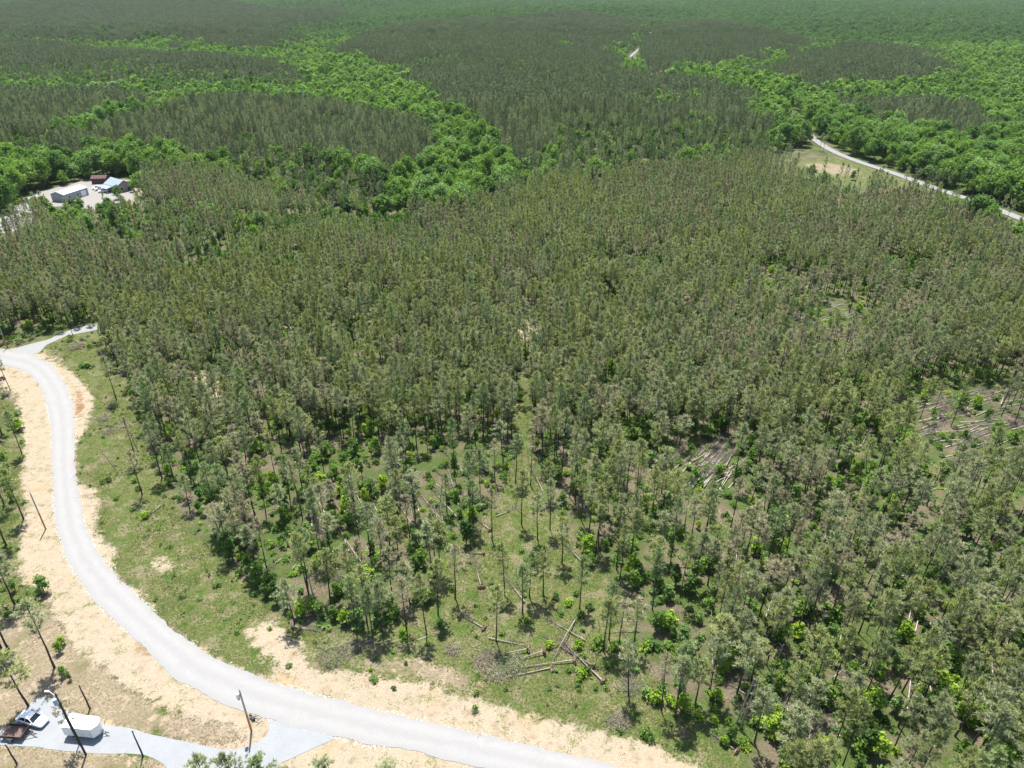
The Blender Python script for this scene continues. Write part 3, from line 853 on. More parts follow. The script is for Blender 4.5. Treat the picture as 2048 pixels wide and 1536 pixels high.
def broad_parts(seed, H=14.0, W=9.0, lobes=9, leaves=1500, leaf=.62, base=.22, sides=6, limbs=6):
    """trunk with limbs, and a crown of leaf clumps gathered in uneven lobes with gaps"""
    global rng
    rng = np.random.RandomState(seed)
    t, c = MB(), MB()
    hs = np.linspace(-.3, H * .8, 5)
    b = np.cumsum(rng.normal(0, .12, (5, 2)), 0)
    b -= b[0]
    rt = H * .017 + .03
    t.tube(np.c_[b, hs], np.interp(hs / H, [0, 1], [rt, rt * .25]), sides)
    cz0, cz1 = H * base, H
    L = []
    for k in range(lobes):
        a = k * 2.4 + rng.uniform(-.5, .5)
        f = (k + .5) / lobes
        rad = W * .5 * (.62 * math.sqrt(max(.05, 1 - (2 * f - .75) ** 2 * .55))) * rng.uniform(.55, 1.0)
        if k >= lobes - 2: rad *= .3
        z = cz0 + (cz1 - cz0) * (.22 + .60 * f)
        r = W * rng.uniform(.17, .27)
        L.append((np.array([math.cos(a) * rad, math.sin(a) * rad, z]), r))
    for k in range(min(limbs, lobes)):
        p = np.array([b[2, 0], b[2, 1], H * rng.uniform(.25, .5)])
        q = L[k][0]
        t.tube([p, (p + q) / 2 + np.array([0, 0, -.05 * H]), q], [rt * .45, rt * .3, rt * .1], 4, cap=False)
    wts = np.array([r ** 2 for _, r in L])
    wts /= wts.sum()
    P, N = [], []
    for (ctr, r), wt in zip(L, wts):
        n = max(6, int(leaves * wt))
        # small clumps on the lobe, then leaves round each clump
        nc = max(3, n // 7)
        d = rng.normal(size=(nc, 3))
        d[:, 2] = d[:, 2] * .8 + .25
        d /= np.linalg.norm(d, axis=1)[:, None]
        cp = ctr + d * (r * rng.uniform(.55, 1.15, nc))[:, None] * np.array([1, 1, .8])
        k = rng.randint(0, nc, n)
        P.append(cp[k] + rng.normal(0, .13 * r + leaf * .25, (n, 3)))
        N.append(d[k] * .8 + rng.normal(0, .55, (n, 3)) + np.array([0, 0, .35]))
    P, N = np.concatenate(P), np.concatenate(N)
    c.leaves(P, N, leaf * rng.uniform(.65, 1.35, len(P)), 0)
    return t, c

BL = ['bright', 'mid', 'dark', 'lime', 'pale']
broad_hi, broad_join, broad_far, broad_clump = [], [], [], []
bs = [('bright', 14, 10, 10), ('bright', 15, 9, 9), ('mid', 15, 10, 11), ('mid', 13, 8, 9), ('dark', 14, 9, 9), ('pale', 14, 10, 10), ('bright', 12, 8, 8)]
low = []
for i, (look, H, W, nl) in enumerate(bs):
    t, c = broad_parts(300 + i, H, W, nl, 2200, .70)
    broad_hi.append((look, t.mesh('broadleaf_trunk', [M['stem']]), c.mesh('broadleaf_crown', [M['leaf_' + look]]), H))
    t, c = broad_parts(320 + i, H, W, nl, 1000, .92, .1, 4, 3)
    broad_join.append(merge([(t, 0, None), (c, 1, None)], 2).mesh('broadleaf_whole', [M['stem'], M['leaf_' + look]]))
    t, c = broad_parts(340 + i, H, W, 7, 300, 1.4, .05, 3, 0)
    low.append((c, look))
    broad_far.append(c.mesh('broadleaf_far', [M['leaf_' + look]]))
for k in range(5):
    lst = []
    for j in range(5):
        c, l = low[rr.randint(7)]
        s = rr.uniform(.65, 1.3)
        T = np.array(Matrix.Translation((rr.uniform(-9, 9), rr.uniform(-9, 9), 0)) @ Matrix.Rotation(rr.uniform(0, 6.28), 4, 'Z') @ Matrix.Diagonal((s, s, s, 1)))
        lst.append((c, {'bright': 0, 'mid': 1, 'dark': 2, 'pale': 3, 'lime': 0}[l], T))
    broad_clump.append(merge(lst, 4).mesh('broadleaf_clump', [M['leaf_mid'], M['leaf_dark'], M['leaf_dark'], M['leaf_dark']]))  # leaf colours a step darker, standing in for self-shade these coarse crowns lack

# saplings and bushes (unit: natural size near 3.5 m and 1.6 m)
sap_hi = []
for i, (look, H, W, nl, lv, lf) in enumerate([('bright', 4.6, 2.5, 8, 520, .36), ('mid', 5.2, 2.6, 9, 560, .36), ('lime', 4.2, 2.6, 8, 480, .36), ('dark', 4.8, 2.0, 8, 620, .28), ('pale', 4.0, 2.4, 7, 420, .36), ('bright', 3.6, 2.6, 6, 380, .36)]):
    t, c = broad_parts(400 + i, H, W, nl, lv, lf, .04, 5, 5)
    sap_hi.append((look, t.mesh('sapling_stem', [M['stem']]), c.mesh('sapling_crown', [M['leaf_' + look]]), H))
bush_hi = []
for i, (look, H, W, nl, lv, lf) in enumerate([('bright', 1.5, 2.2, 6, 230, .30), ('lime', 1.4, 2.0, 6, 210, .30), ('mid', 1.6, 2.4, 7, 260, .30), ('dark', 1.5, 1.8, 6, 240, .26), ('pale', 1.2, 1.9, 5, 180, .30)]):
    t, c = broad_parts(430 + i, H, W, nl, lv, lf, .0, 4, 4)
    bush_hi.append((look, t.mesh('bush_stem', [M['stem']]), c.mesh('bush_leaves', [M['leaf_' + look]]), H))
under = []
for i, look in enumerate(['mid', 'bright', 'mid', 'pale', 'dark', 'bright', 'lime']):
    t, c = broad_parts(460 + i, .9, 2.2, 5, 90, .36, .0, 3, 0)
    under.append(c.mesh('undergrowth_leaves', [M['leaf_' + look]]))

def tuft(seed, mat, n=16, h=.5, wd=.06, spread=.35):
    global rng
    rng = np.random.RandomState(seed)
    m = MB()
    P = np.c_[rng.normal(0, spread, (n, 2)), np.zeros(n) - .03]
    D = rng.normal(0, .5, (n, 3)) + np.array([0, 0, 1.0])
    D /= np.linalg.norm(D, axis=1)[:, None]
    m.blades(P, D, h * rng.uniform(.5, 1.3, n), np.full(n, wd))
    return m.mesh('grass_tuft', [mat])
tufts = [tuft(500 + i, M['grass']) for i in range(3)] + [tuft(510 + i, M['straw']) for i in range(2)] + [tuft(520, M['weed'], 14, .35, .14, .25), tuft(521, M['weed'], 12, .3, .16, .3), tuft(522, M['flower'], 8, .25, .12, .22)]

def stone_mesh(seed):
    r_ = np.random.RandomState(seed)
    bm = bmesh.new()
    bmesh.ops.create_icosphere(bm, subdivisions=1, radius=.5)
    for v in bm.verts:
        v.co *= r_.uniform(.7, 1.15)
        v.co.z *= .6
    me = bpy.data.meshes.new('stone')
    bm.to_mesh(me)
    bm.free()
    me.materials.append(M['stone'])
    return me
stones = [stone_mesh(i) for i in range(4)]

# ------------------------------------------------------------------ where the plants stand
rng = np.random.RandomState(21)
def cells(y0, y1, st, seed):
    """jittered grid over the part of the ground the camera can see, with a margin"""
    r_ = np.random.RandomState(seed)
    hw = .80 * y1 + 60
    X, Y = np.meshgrid(np.arange(-hw, hw, st), np.arange(y0, y1, st))
    X = X + np.where((np.arange(X.shape[0]) % 2)[:, None] == 0, 0, st * .5)
    X = (X + r_.uniform(-.42, .42, X.shape) * st).ravel()
    Y = (Y + r_.uniform(-.42, .42, Y.shape) * st).ravel()
    m = (np.abs(X) < .80 * Y + 45) & (Y < y1)
    return X[m], Y[m]

PINES, BROADS, SAPS, BUSHES, UNDER = [], [], [], [], []      # rows x, y, height factor, width factor, kind index
# pines seen singly in the photograph: foot of the trunk
LONE = [(650, 1136), (784, 1206), (746, 1275), (765, 1266), (813, 1257), (854, 1272), (910, 1197), (992, 1281), (1010, 1191), (1045, 1227), (946, 1060), (984, 1079), (1043, 1051), (1031, 965), (1061, 970), (734, 1245), (876, 1230), (1124, 1127), (1197, 1094), (1235, 1082), (1059, 1194), (1086, 1190), (1159, 1218), (1206, 1303), (1236, 1307), (1269, 1295), (1218, 1280), (1177, 1073), (1304, 1221), (1257, 1391), (1323, 1420), (1350, 1433), (1390, 1409), (1509, 1486), (589, 1245), (715, 1262), (660, 1200), (700, 1190), (725, 1185), (800, 1130), (820, 1080), (870, 1130), (1075, 1080), (1100, 1060), (1150, 1010), (1180, 1010), (960, 990), (990, 960), (285, 990), (275, 925), (233, 800)]
SIDE_PINES = [(57, 1412, 12.5), (109, 1335, 13.5), (18, 1300, 13), (2, 1296, 12.5), (30, 1210, 12), (12, 1090, 12), (8, 1010, 12), (-14, 930, 12), (4, 870, 12), (-10, 1140, 12.5), (-22, 1060, 13), (-25, 990, 13), (-40, 900, 12)]
for p in LONE:
    x, y = at(*p)
    PINES.append((x, y, rng.uniform(.84, 1.0), rng.uniform(.85, 1.05), rng.randint(10) if rng.rand() < .9 else 8))
for a, b, h in SIDE_PINES:
    x, y = at(a, b)
    PINES.append((x, y, h / 13.3, 1.3, rng.randint(8)))
for a, b, h in [(452, 1503, 12.5), (500, 1512, 12), (395, 1512, 12), (640, 1530, 8), (770, 1530, 8), (560, 1535, 7)]:   # their feet are below the frame
    x, y = at(a, b, h)
    PINES.append((x, y, h / 13.0, 1.0, 3 + rng.randint(4)))
n_lone = len(PINES)
lone_xy = np.array([p[:2] for p in PINES])

def fill(y0, y1, st, seed, store_p, store_b, wide=1.0):
    r_ = np.random.RandomState(seed)
    X, Y = cells(y0, y1, st, seed)
    k = zone_of(X, Y)
    n = len(X)
    gap = vnoise(X, Y, 11, 51) * .6 + vnoise(X, Y, 30, 52) * .4
    u = r_.uniform(size=n)
    dens = np.select([k == 1, k == 2, k == 3, k == 4, k == 5, k == 6], [np.where(Y < 135, np.where(gap > .40, .84, .38) * np.where(X > 15, .90, 1), np.where(gap > .30, .96, .5)), .45 + 0 * gap, np.where(gap > .50, .66, .26), .05 + 0 * gap, 0 * gap, .10 + 0 * gap], 0.0)
    pine = u < dens
    # stands of broadleaf among the pines
    green = vnoise(X, Y, 42, 61) * .65 + vnoise(X, Y, 14, 62) * .35
    swap = pine & (((k == 2) & (r_.uniform(size=n) < .5)) | ((k == 1) & (r_.uniform(size=n) < np.where(Y < 230, .4, 1)) & (green > .73 - .05 * np.clip((Y - 500) / 300, 0, 1))) | ((k == 1) & (r_.uniform(size=n) < .02)))
    hh = r_.uniform(.70, 1.16, n) * (.9 + .2 * vnoise(X, Y, 60, 71))
    ww = r_.uniform(.70, 1.18, n) * wide * (1 - .1 * np.clip((Y - 110) / 60, 0, 1) * (Y < 240))
    tone = vnoise(X, Y, 25, 81) * .5 + r_.uniform(size=n) * .5
    far = np.clip((Y - 250) / 500, 0, 1)
    idx = np.where(tone < .40 - .38 * far, r_.randint(0, 3, n), np.where(tone < .64, r_.randint(3, 6, n), np.where(tone < .69 + .08 * far, r_.randint(6, 8, n), np.where(far > .6, r_.randint(6, 8, n), r_.randint(8, 10, n)))))
    m = pine & ~swap
    if len(lone_xy) and y0 < 200:
        for lx, ly in lone_xy:
            m &= (X - lx) ** 2 + (Y - ly) ** 2 > 2.2 ** 2
    store_p.append(np.c_[X, Y, hh, ww, idx][m])
    store_b.append(np.c_[X, Y, hh, ww, r_.randint(0, 6, n)][swap])

pA, pB, pC, sA, sB, sC = [], [], [], [], [], []
fill(38, 140, 3.6, 1, pA, sA)
fill(140, 230, 2.95, 8, pA, sA)
fill(230, 600, 2.85, 2, pB, sB, .80)
fill(600, 1350, 4.8, 3, pC, sC, 1.25)
pA, pB, pC, sA, sB, sC = [np.concatenate(q) for q in (pA, pB, pC, sA, sB, sC)]
NEAR_STAND = [poly for kind, poly in ZONES if kind == 'pine' and poly[:, 1].min() < 60][0]
beyond = ~inside(NEAR_STAND, pB[:, 0], pB[:, 1])
pB[beyond, 4] = 10 + np.random.RandomState(3).randint(0, 8, beyond.sum())
pA = np.concatenate([np.array(PINES), pA])
def clumps(y0, y1, st, seed, want):
    r_ = np.random.RandomState(seed)
    X, Y = cells(y0, y1, st, seed)
    k = zone_of(X, Y)
    m = np.isin(k, want) & (r_.uniform(size=len(X)) < .97)
    n = m.sum()
    return np.c_[X[m], Y[m], r_.uniform(.85, 1.15, n), r_.uniform(.9, 1.15, n), r_.randint(0, 5, n)]
pD = clumps(1350, 4600, 11.5, 4, [1, 3])
pD2 = clumps(1350, 4600, 22, 14, [2])

# broadleaf woods: large crowns
def broads(y0, y1, st, seed):
    r_ = np.random.RandomState(seed)
    X, Y = cells(y0, y1, st, seed)
    k = zone_of(X, Y)
    m = ((k == 0) & (r_.uniform(size=len(X)) < .93)) | ((k == 2) & (r_.uniform(size=len(X)) < .25))
    n = len(X)
    s = r_.uniform(.6, 1.22, n) * np.where(k == 2, .75, 1)
    return np.c_[X, Y, s, s * r_.uniform(.85, 1.15, n), r_.choice(7, n, p=[.22, .2, .17, .12, .09, .1, .1])][m]
BIG = [(95, 428, 9), (78, 425, 8), (150, 428, 8), (165, 425, 7), (205, 436, 8), (222, 432, 9), (238, 400, 7), (262, 436, 7), (128, 448, 7), (112, 442, 8), (180, 448, 7), (252, 424, 7), (140, 440, 8), (160, 436, 6), (2017, 512, 13), (2040, 520, 11), (1437, 408, 13), (1428, 412, 11), (1645, 372, 9), (1620, 360, 9), (1750, 385, 7), (1660, 400, 8), (1690, 395, 7), (1705, 360, 6), (1560, 420, 6), (1190, 342, 10), (1600, 375, 6), (1830, 400, 6), (130, 370, 8), (150, 362, 10), (180, 360, 12), (165, 352, 12), (120, 365, 9), (225, 352, 12), (240, 355, 10), (265, 350, 9), (270, 385, 6)]
bA = broads(250, 620, 6.6, 5)
bB = broads(620, 1350, 8.0, 6)
bD = clumps(1350, 4600, 15, 7, [0])
bA = np.concatenate([np.array([(*at(a, b), h / 14.0, h / 14.0, (i * 5) % 7) for i, (a, b, h) in enumerate(BIG)]), bA])
# keep the yard and what stands in it clear
# saplings: those read off the photograph (foot, height), then the strewn ones
SAPL = [(519, 1165, 5.5, 0), (545, 1180, 5, 1), (500, 1150, 5, 3), (553, 1205, 5.5, 3), (575, 1215, 4.5, 1), (601, 1230, 3.6, 2), (643, 1235, 4.2, 1), (625, 1225, 4, 0), (692, 1248, 4, 2), (670, 1240, 3.5, 1), (743, 992, 4.8, 1), (725, 985, 4, 0), (768, 980, 4.5, 2), (755, 1000, 4, 1), (765, 1034, 4.5, 0), (785, 1045, 3.6, 4), (843, 1134, 4.6, 0), (830, 1140, 4, 1), (852, 1086, 5, 0), (832, 1090, 4, 4), (872, 1075, 4.2, 1), (931, 1088, 6.5, 3), (940, 1086, 5.5, 3), (883, 1268, 4.2, 3), (755, 1242, 5, 3), (772, 1235, 4.5, 3), (849, 1208, 4, 5), (860, 1200, 3.6, 0), (674, 1192, 3.6, 0), (690, 1185, 3.5, 4), (495, 1086, 4.5, 0), (480, 1100, 5, 3), (510, 1095, 4, 1), (455, 1100, 6, 3), (440, 1090, 5, 3), (465, 1120, 5.5, 3),
        (1179, 1130, 3.2, 0), (1263, 1150, 5.2, 2), (1275, 1160, 4.5, 3), (1200, 965, 4, 0), (1215, 970, 3.6, 4), (1197, 1032, 4.2, 2), (1336, 1260, 4.8, 2), (1345, 1280, 3.5, 3), (1418, 1222, 3.5, 0), (1448, 1326, 5, 2), (1470, 1330, 4.4, 1), (1378, 1330, 5.5, 3), (1390, 1310, 5, 3), (1333, 1198, 4, 4), (1418, 1142, 4.2, 0), (1390, 1160, 5, 1), (1350, 1170, 5.5, 3), (1380, 1185, 5, 1), (1564, 1475, 5.8, 1), (1585, 1480, 5.2, 0), (1545, 1470, 5, 2), (1600, 1490, 4.5, 3), (1731, 1505, 5.6, 3), (1750, 1510, 5, 2), (1715, 1490, 5, 1), (1803, 1280, 4.8, 2), (1780, 1300, 4.6, 1), (1921, 1388, 4.2, 0), (1905, 1400, 3.8, 2), (1876, 1412, 5, 0), (1860, 1420, 4.6, 1), (1716, 1364, 3.8, 1), (1700, 1350, 3.6, 0), (2006, 1505, 4.6, 0), (2030, 1490, 5, 2), (1980, 1520, 4.4, 1), (1443, 1342, 4.2, 2), (1460, 1480, 4, 1), (1930, 1445, 4.8, 2), (1950, 1430, 4.6, 0), (1640, 1400, 4, 0), (1620, 1395, 4.2, 2), (1600, 1390, 4, 0), (1740, 1410, 3.8, 2), (1500, 1240, 4, 0), (1850, 1180, 4.8, 3), (1700, 1200, 4.6, 3), (1760, 1160, 4.5, 1), (1630, 1170, 4, 0),
        (120, 1305, 2.8, 0), (124, 1290, 2.2, 2), (128, 1352, 2.4, 0), (140, 1360, 2.0, 1), (20, 1240, 3, 0), (30, 1180, 3, 1), (8, 960, 4, 2), (15, 975, 3.5, 0), (10, 930, 4, 0), (25, 1000, 3, 2), (1035, 790, 3.6, 2), (1040, 800, 3, 0), (1480, 905, 4.5, 0), (1500, 895, 4.2, 2), (1510, 960, 4, 2), (1530, 955, 4.5, 0), (1420, 1000, 4, 2), (1340, 945, 3.8, 1), (1290, 890, 4.8, 1), (1270, 885, 4.4, 0), (1740, 850, 4.6, 2), (1760, 860, 4.4, 2), (1950, 760, 4.6, 0), (1970, 770, 5, 0), (1990, 900, 4.4, 1), (2030, 890, 4.6, 0), (1620, 905, 5, 1), (820, 620, 7, 1), (815, 640, 6, 0), (760, 640, 7, 0), (745, 645, 6, 2), (800, 660, 7.5, 0), (780, 700, 7, 1), (1208, 560, 8, 0), (850, 525, 8, 0), (835, 520, 7, 1), (355, 810, 7, 0), (345, 800, 6, 1), (605, 800, 6, 0), (790, 850, 6, 0), (800, 870, 5.5, 2), (690, 850, 6.5, 3), (640, 880, 6, 3), (660, 870, 6, 3), (770, 840, 5.5, 2), (985, 800, 5, 1)]
# windthrow and lane bushes read off the photograph
BUSHL = [(807, 1273, 1.7, 1), (1163, 1233, 1.3, 3), (1136, 1210, 1.3, 1), (1112, 1197, 1.2, 3), (1157, 1294, 1.5, 1), (1197, 1292, 2.2, 0), (1228, 1298, 1.5, 1), (1240, 1293, 1.4, 0), (1336, 1300, 1.8, 0), (1303, 1297, 1.9, 2), (1313, 1402, 2.0, 1), (1342, 1408, 1.6, 1), (1290, 1390, 1.4, 4), (1165, 1350, 1.2, 1), (1175, 1343, 1.2, 3), (1138, 1342, .9, 0), (950, 1420, 1.0, 0), (1052, 1243, .9, 1), (1098, 1293, 1.2, 1), (742, 1342, .7, 1), (812, 1330, .8, 3), (1290, 1470, 1.4, 0), (1300, 1475, 1.3, 2), (1345, 1320, 1.4, 0), (1260, 1290, 1.3, 2), (1180, 1218, 1.2, 3), (905, 1180, 1.2, 0), (1152, 1190, 1.2, 0), (1160, 1360, .9, 1), (1270, 1345, 1.0, 4), (218, 962, 1.2, 3), (205, 965, 1.0, 0), (270, 965, 1.3, 1), (278, 980, 1.2, 2), (232, 1000, .9, 0), (290, 1035, 1.4, 1), (180, 695, 1.4, 0), (178, 735, 1.6, 4), (165, 735, 1.4, 2)]
rs = np.random.RandomState(77)
for a, b, h, k in SAPL:
    x, y = at(a, b)
    SAPS.append((x, y, h / sap_hi[k][3], h / sap_hi[k][3] * rs.uniform(.85, 1.15), k))
for a, b, h, k in BUSHL:
    x, y = at(a, b)
    BUSHES.append((x, y, h / bush_hi[k][3], h / bush_hi[k][3] * rs.uniform(.85, 1.2), k))
for q in sA: SAPS.append((q[0], q[1], q[2] * rs.uniform(.7, 1.35), q[3] * rs.uniform(.8, 1.2), q[4]))
X, Y = cells(44, 330, 3.3, 31)
k = zone_of(X, Y)
g1 = vnoise(X, Y, 22, 91) * .6 + vnoise(X, Y, 8, 92) * .4
u = rs.uniform(size=len(X))
g2 = vnoise(X, Y, 7, 93)
m = ((k == 1) & (u < np.where(g2 > .48, .48, .15) * np.where(g1 > .45, 1.15, .75) * np.where(Y > 170, .7, 1) * np.where((X > 15) & (Y < 150), 1.5, 1))) | ((k == 3) & (u < np.where(g2 > .5, .42, .20))) | ((k == 4) & (u < .10))
for x, y in zip(X[m], Y[m]):
    h = rs.uniform(.5, 1.15)
    SAPS.append((x, y, h, h * rs.uniform(.85, 1.25), rs.choice(6, p=[.27, .13, .18, .10, .16, .16])))
u = rs.uniform(size=len(X))
m = ((k == 1) & (u < .10)) | ((k == 3) & (u < .34)) | ((k == 4) & (u < .35)) | ((k == 5) & (u < .10) & (Y > 70) & np.isin(zone_of(X, Y), [5]))
road_d = np.minimum(seg_dist(X, Y, up[::6]), seg_dist(X, Y, dn[::6]))
grassy = np.zeros(len(X), bool)
for p in GRASS[:2]: grassy |= inside(ground_poly(p), X, Y)
m &= ~((k == 5) & (~grassy | (road_d < 3.5)))
for x, y, kk in zip(X[m], Y[m], k[m]):
    h = rs.uniform(.4, 1.1) * (.6 if kk == 5 else 1)
    BUSHES.append((x, y, h, h * rs.uniform(.9, 1.3), rs.choice(5, p=[.34, .20, .14, .10, .22])))
X, Y = cells(44, 330, 2.3, 33)
k = zone_of(X, Y)
g1 = vnoise(X, Y, 12, 95)
u = rs.uniform(size=len(X))
m = ((k == 1) & (u < np.where(g1 > .38, .72, .35))) | (np.isin(k, [3, 4, 6]) & (u < np.where(g1 > .4, .6, .25)))
n = m.sum()
wz = np.zeros(len(X), bool)
for p in GRASS[:4]: wz |= inside(ground_poly(p), X, Y)
for p in SAND: wz &= ~inside(ground_poly(p), X, Y)
wm = wz & (vnoise(X, Y, 5, 96) > .55) & (rs.uniform(size=len(X)) < .55) & ~m
nw = wm.sum()
WEEDS = np.c_[X[wm], Y[wm], rs.uniform(.2, .55, nw), rs.uniform(.25, .7, nw), rs.choice([0, 1, 2, 4], nw)]
UND = np.c_[X[m], Y[m], rs.uniform(.4, 1.3, n), rs.uniform(.6, 1.2, n), rs.randint(0, 7, n)]

HARD = [road_poly, ground_poly(DRIVE), ground_poly(SIDE)]
def off_road(rows):
    rows = np.asarray(rows, float)
    ok = np.ones(len(rows), bool)
    for p in HARD:
        for dx, dy in ((0, 0), (1, 0), (-1, 0), (0, 1), (0, -1)):
            ok &= ~inside(p, rows[:, 0] + dx, rows[:, 1] + dy)
    return rows[ok]
SAPS, BUSHES, UND = off_road(SAPS), off_road(BUSHES), off_road(UND)
pA = np.concatenate([pA[:n_lone], off_road(pA[n_lone:])])

# ------------------------------------------------------------------ plants built singly, the rest strewn
ORD = 'first second third fourth fifth sixth seventh eighth ninth tenth eleventh twelfth thirteenth fourteenth fifteenth sixteenth seventeenth eighteenth nineteenth twentieth'.split()
for tens in ('twenty', 'thirty', 'forty', 'fifty', 'sixty', 'seventy', 'eighty', 'ninety'):
    ORD += ['%s-%s' % (tens, o) for o in ORD[:9]]
    ORD.append({'twenty': 'thirtieth', 'thirty': 'fortieth', 'forty': 'fiftieth', 'fifty': 'sixtieth', 'sixty': 'seventieth', 'seventy': 'eightieth', 'eighty': 'ninetieth', 'ninety': 'hundredth'}[tens])

def split_nearest(rows, htyp, most=300):
    rows = np.asarray(rows, float)
    px, py, f = px_of(rows[:, 0], rows[:, 1], hgt(rows[:, 0], rows[:, 1]) + rows[:, 2] * htyp)
    px0, py0, f0 = px_of(rows[:, 0], rows[:, 1], hgt(rows[:, 0], rows[:, 1]))
    vis = (px > 8) & (px < 2040) & (py < 1500) & (py0 > 10) & (px0 > -30) & (px0 < 2078)
    size = np.where(vis, rows[:, 2] * htyp / f, 0)
    order = np.argsort(-size)
    pick = [i for i in order[:most] if vis[i]]
    rest = np.ones(len(rows), bool)
    rest[pick] = False
    return rows[pick], rows[rest]

def make_plants(name, rows, protos, cat, group, part_names, labeller):
    out = []
    r_ = np.random.RandomState(len(rows))
    for i, (x, y, h, wd, k) in enumerate(rows):
        look, tm, cm, H = protos[int(k)]
        e = empty(name, (x, y, float(hgt(x, y)) - .05), r_.uniform(0, 6.28), None, cat, group)
        e.scale = (wd, wd, h)
        if name == 'pine_tree':
            e.rotation_euler = (r_.normal(0, .025), r_.normal(0, .025), r_.uniform(0, 6.28))
        obj(part_names[0], tm, e)
        obj(part_names[1], cm, e)
        out.append((e, look, x, y, h * H))
    labeller(out)
    return out

def strew(name, rows, protos, label, lean=.03):
    n = len(rows)
    r_ = np.random.RandomState(n)
    P = np.c_[rows[:, 0], rows[:, 1], hgt(rows[:, 0], rows[:, 1]) - .06]
    rot = np.c_[r_.normal(0, lean, n), r_.normal(0, lean, n), r_.uniform(0, 6.28, n)]
    return tag(scatter(name, protos, P, rot, np.c_[rows[:, 3], rows[:, 3], rows[:, 2]], rows[:, 4].astype(int)), label=label)

road_c = (up + dn) * .5
def ordinal_labels(objs, fmt, x, y):
    d = seg_dist(np.array(x), np.array(y), road_c[::4])
    for rank, i in enumerate(np.argsort(d)):
        objs[i]['label'] = fmt % ORD[rank] if rank < len(ORD) else fmt % ('%dth' % (rank + 1))

lane_x = lambda y: np.interp(y, [60, 90, 150, 260], [1.0, 1.0, 1.5, 4.0])
LOOKW = {'olive': 'olive green', 'grey': 'grey-green', 'green': 'fresh green', 'brown': 'brownish thin'}
def pine_labels(out):
    x, y = np.array([o[2] for o in out]), np.array([o[3] for o in out])
    k = zone_of(x, y)
    lone = (k == 5)
    left = lone & (x < np.interp(y, up[::-1, 1], up[::-1, 0]) - 4) & (x < -30)
    for mask, fmt in ((lone & ~left, 'pine standing in the grassy clearing, %s nearest to the gravel road'), (left, 'pine on the sandy ground left of the road, %s nearest to it')):
        idx = np.flatnonzero(mask)
        if len(idx): ordinal_labels([out[i][0] for i in idx], fmt, x[idx], y[idx])
    hs = np.array([o[4] for o in out])
    for i in np.flatnonzero(~lone):
        look = LOOKW[out[i][1]]
        size = 'tall' if hs[i] > 13.6 else 'short' if hs[i] < 12.0 else 'middling'
        width = 'wide-crowned' if out[i][0].scale[0] > 1.04 else 'narrow-crowned' if out[i][0].scale[0] < .95 else 'round-crowned'
        near = zone_of(x[i] + 7 * np.cos(np.arange(8) * .785), y[i] + 7 * np.sin(np.arange(8) * .785))
        if k[i] == 3: s = 'in the thinned storm-damaged part of the wood'
        elif (near == 5).any(): s = 'at the edge of the wood beside open grass'
        elif (near == 4).any(): s = 'beside a patch of wind-thrown trunks'
        elif x[i] > 45: s = 'in the dense wood at the lower right'
        elif x[i] > lane_x(y[i]): s = 'in the dense wood just right of the lane'
        else: s = 'in the dense wood left of the lane'
        out[i][0]['label'] = '%s %s %s pine %s' % (size, look, width, s)

ind, rest = split_nearest(pA, 13.0)
make_plants('pine_tree', ind, pine_hi, 'pine tree', 'pines standing in and around the wood', ('trunk', 'crown'), pine_labels)
strew('pine_wood', rest, pine_join, 'dense pine wood behind the nearest trees', .03)
strew('pine_wood_beyond', pB, pine_mid, 'dense pine wood filling the middle of the view', .03)
strew('pine_stands', pC, pine_far, 'dark pine stands on the low hills')
strew('distant_pine_stands', np.concatenate([pD, pD2]), pine_clump, 'distant dark pine stands near the horizon')

BW = {'bright': 'bright green', 'mid': 'mid green', 'dark': 'dark green', 'lime': 'lime green', 'pale': 'pale green'}
def broad_labels(out):
    bx, by = at(190, 380)
    for e, look, x, y, h in out:
        d = float(seg_dist(np.array([x]), np.array([y]), far_line)[0])
        size = 'tall' if h > 14.5 else 'small' if h < 11 else 'middling'
        wid = 'broad' if e.scale[0] > 1.05 else 'slender' if e.scale[0] < .82 else 'rounded'
        db = math.hypot(x - bx, y - by)
        if d < 22: s = 'close beside the far grey road'
        elif d < 60: s = 'in the belt behind the far grey road'
        elif db < 35: s = 'close around the metal buildings'
        elif db < 75: s = 'in the green belt near the metal buildings'
        elif x < -60: s = 'in the green belt right of the metal buildings'
        elif x > 120: s = 'in the wood beyond the far road'
        else: s = 'in the wooded valley behind the pines'
        e['label'] = '%s %s %s broadleaf tree %s' % (size, wid, BW[look], s)
bAll = bA
ind, rest = split_nearest(bAll, 14.0)
make_plants('broadleaf_tree', ind, broad_hi, 'tree', 'broadleaf trees beyond the pine wood', ('trunk', 'crown'), broad_labels)
strew('broadleaf_wood', rest, broad_join, 'bright green broadleaf wood in the valley')
sB2 = sB.copy()
sB2[:, 2] *= .50
sB2[:, 3] *= .38
sC2 = sC.copy()
sC2[:, 2] *= .62
sC2[:, 3] *= .5
strew('young_broadleaf_wood', sB2, broad_join, 'young broadleaf trees mixed into the pines')
strew('broadleaf_hills', np.concatenate([bB, sC2]), broad_far, 'broadleaf woods on the hills')
strew('distant_broadleaf_wood', bD, broad_clump, 'distant broadleaf woods near the horizon')

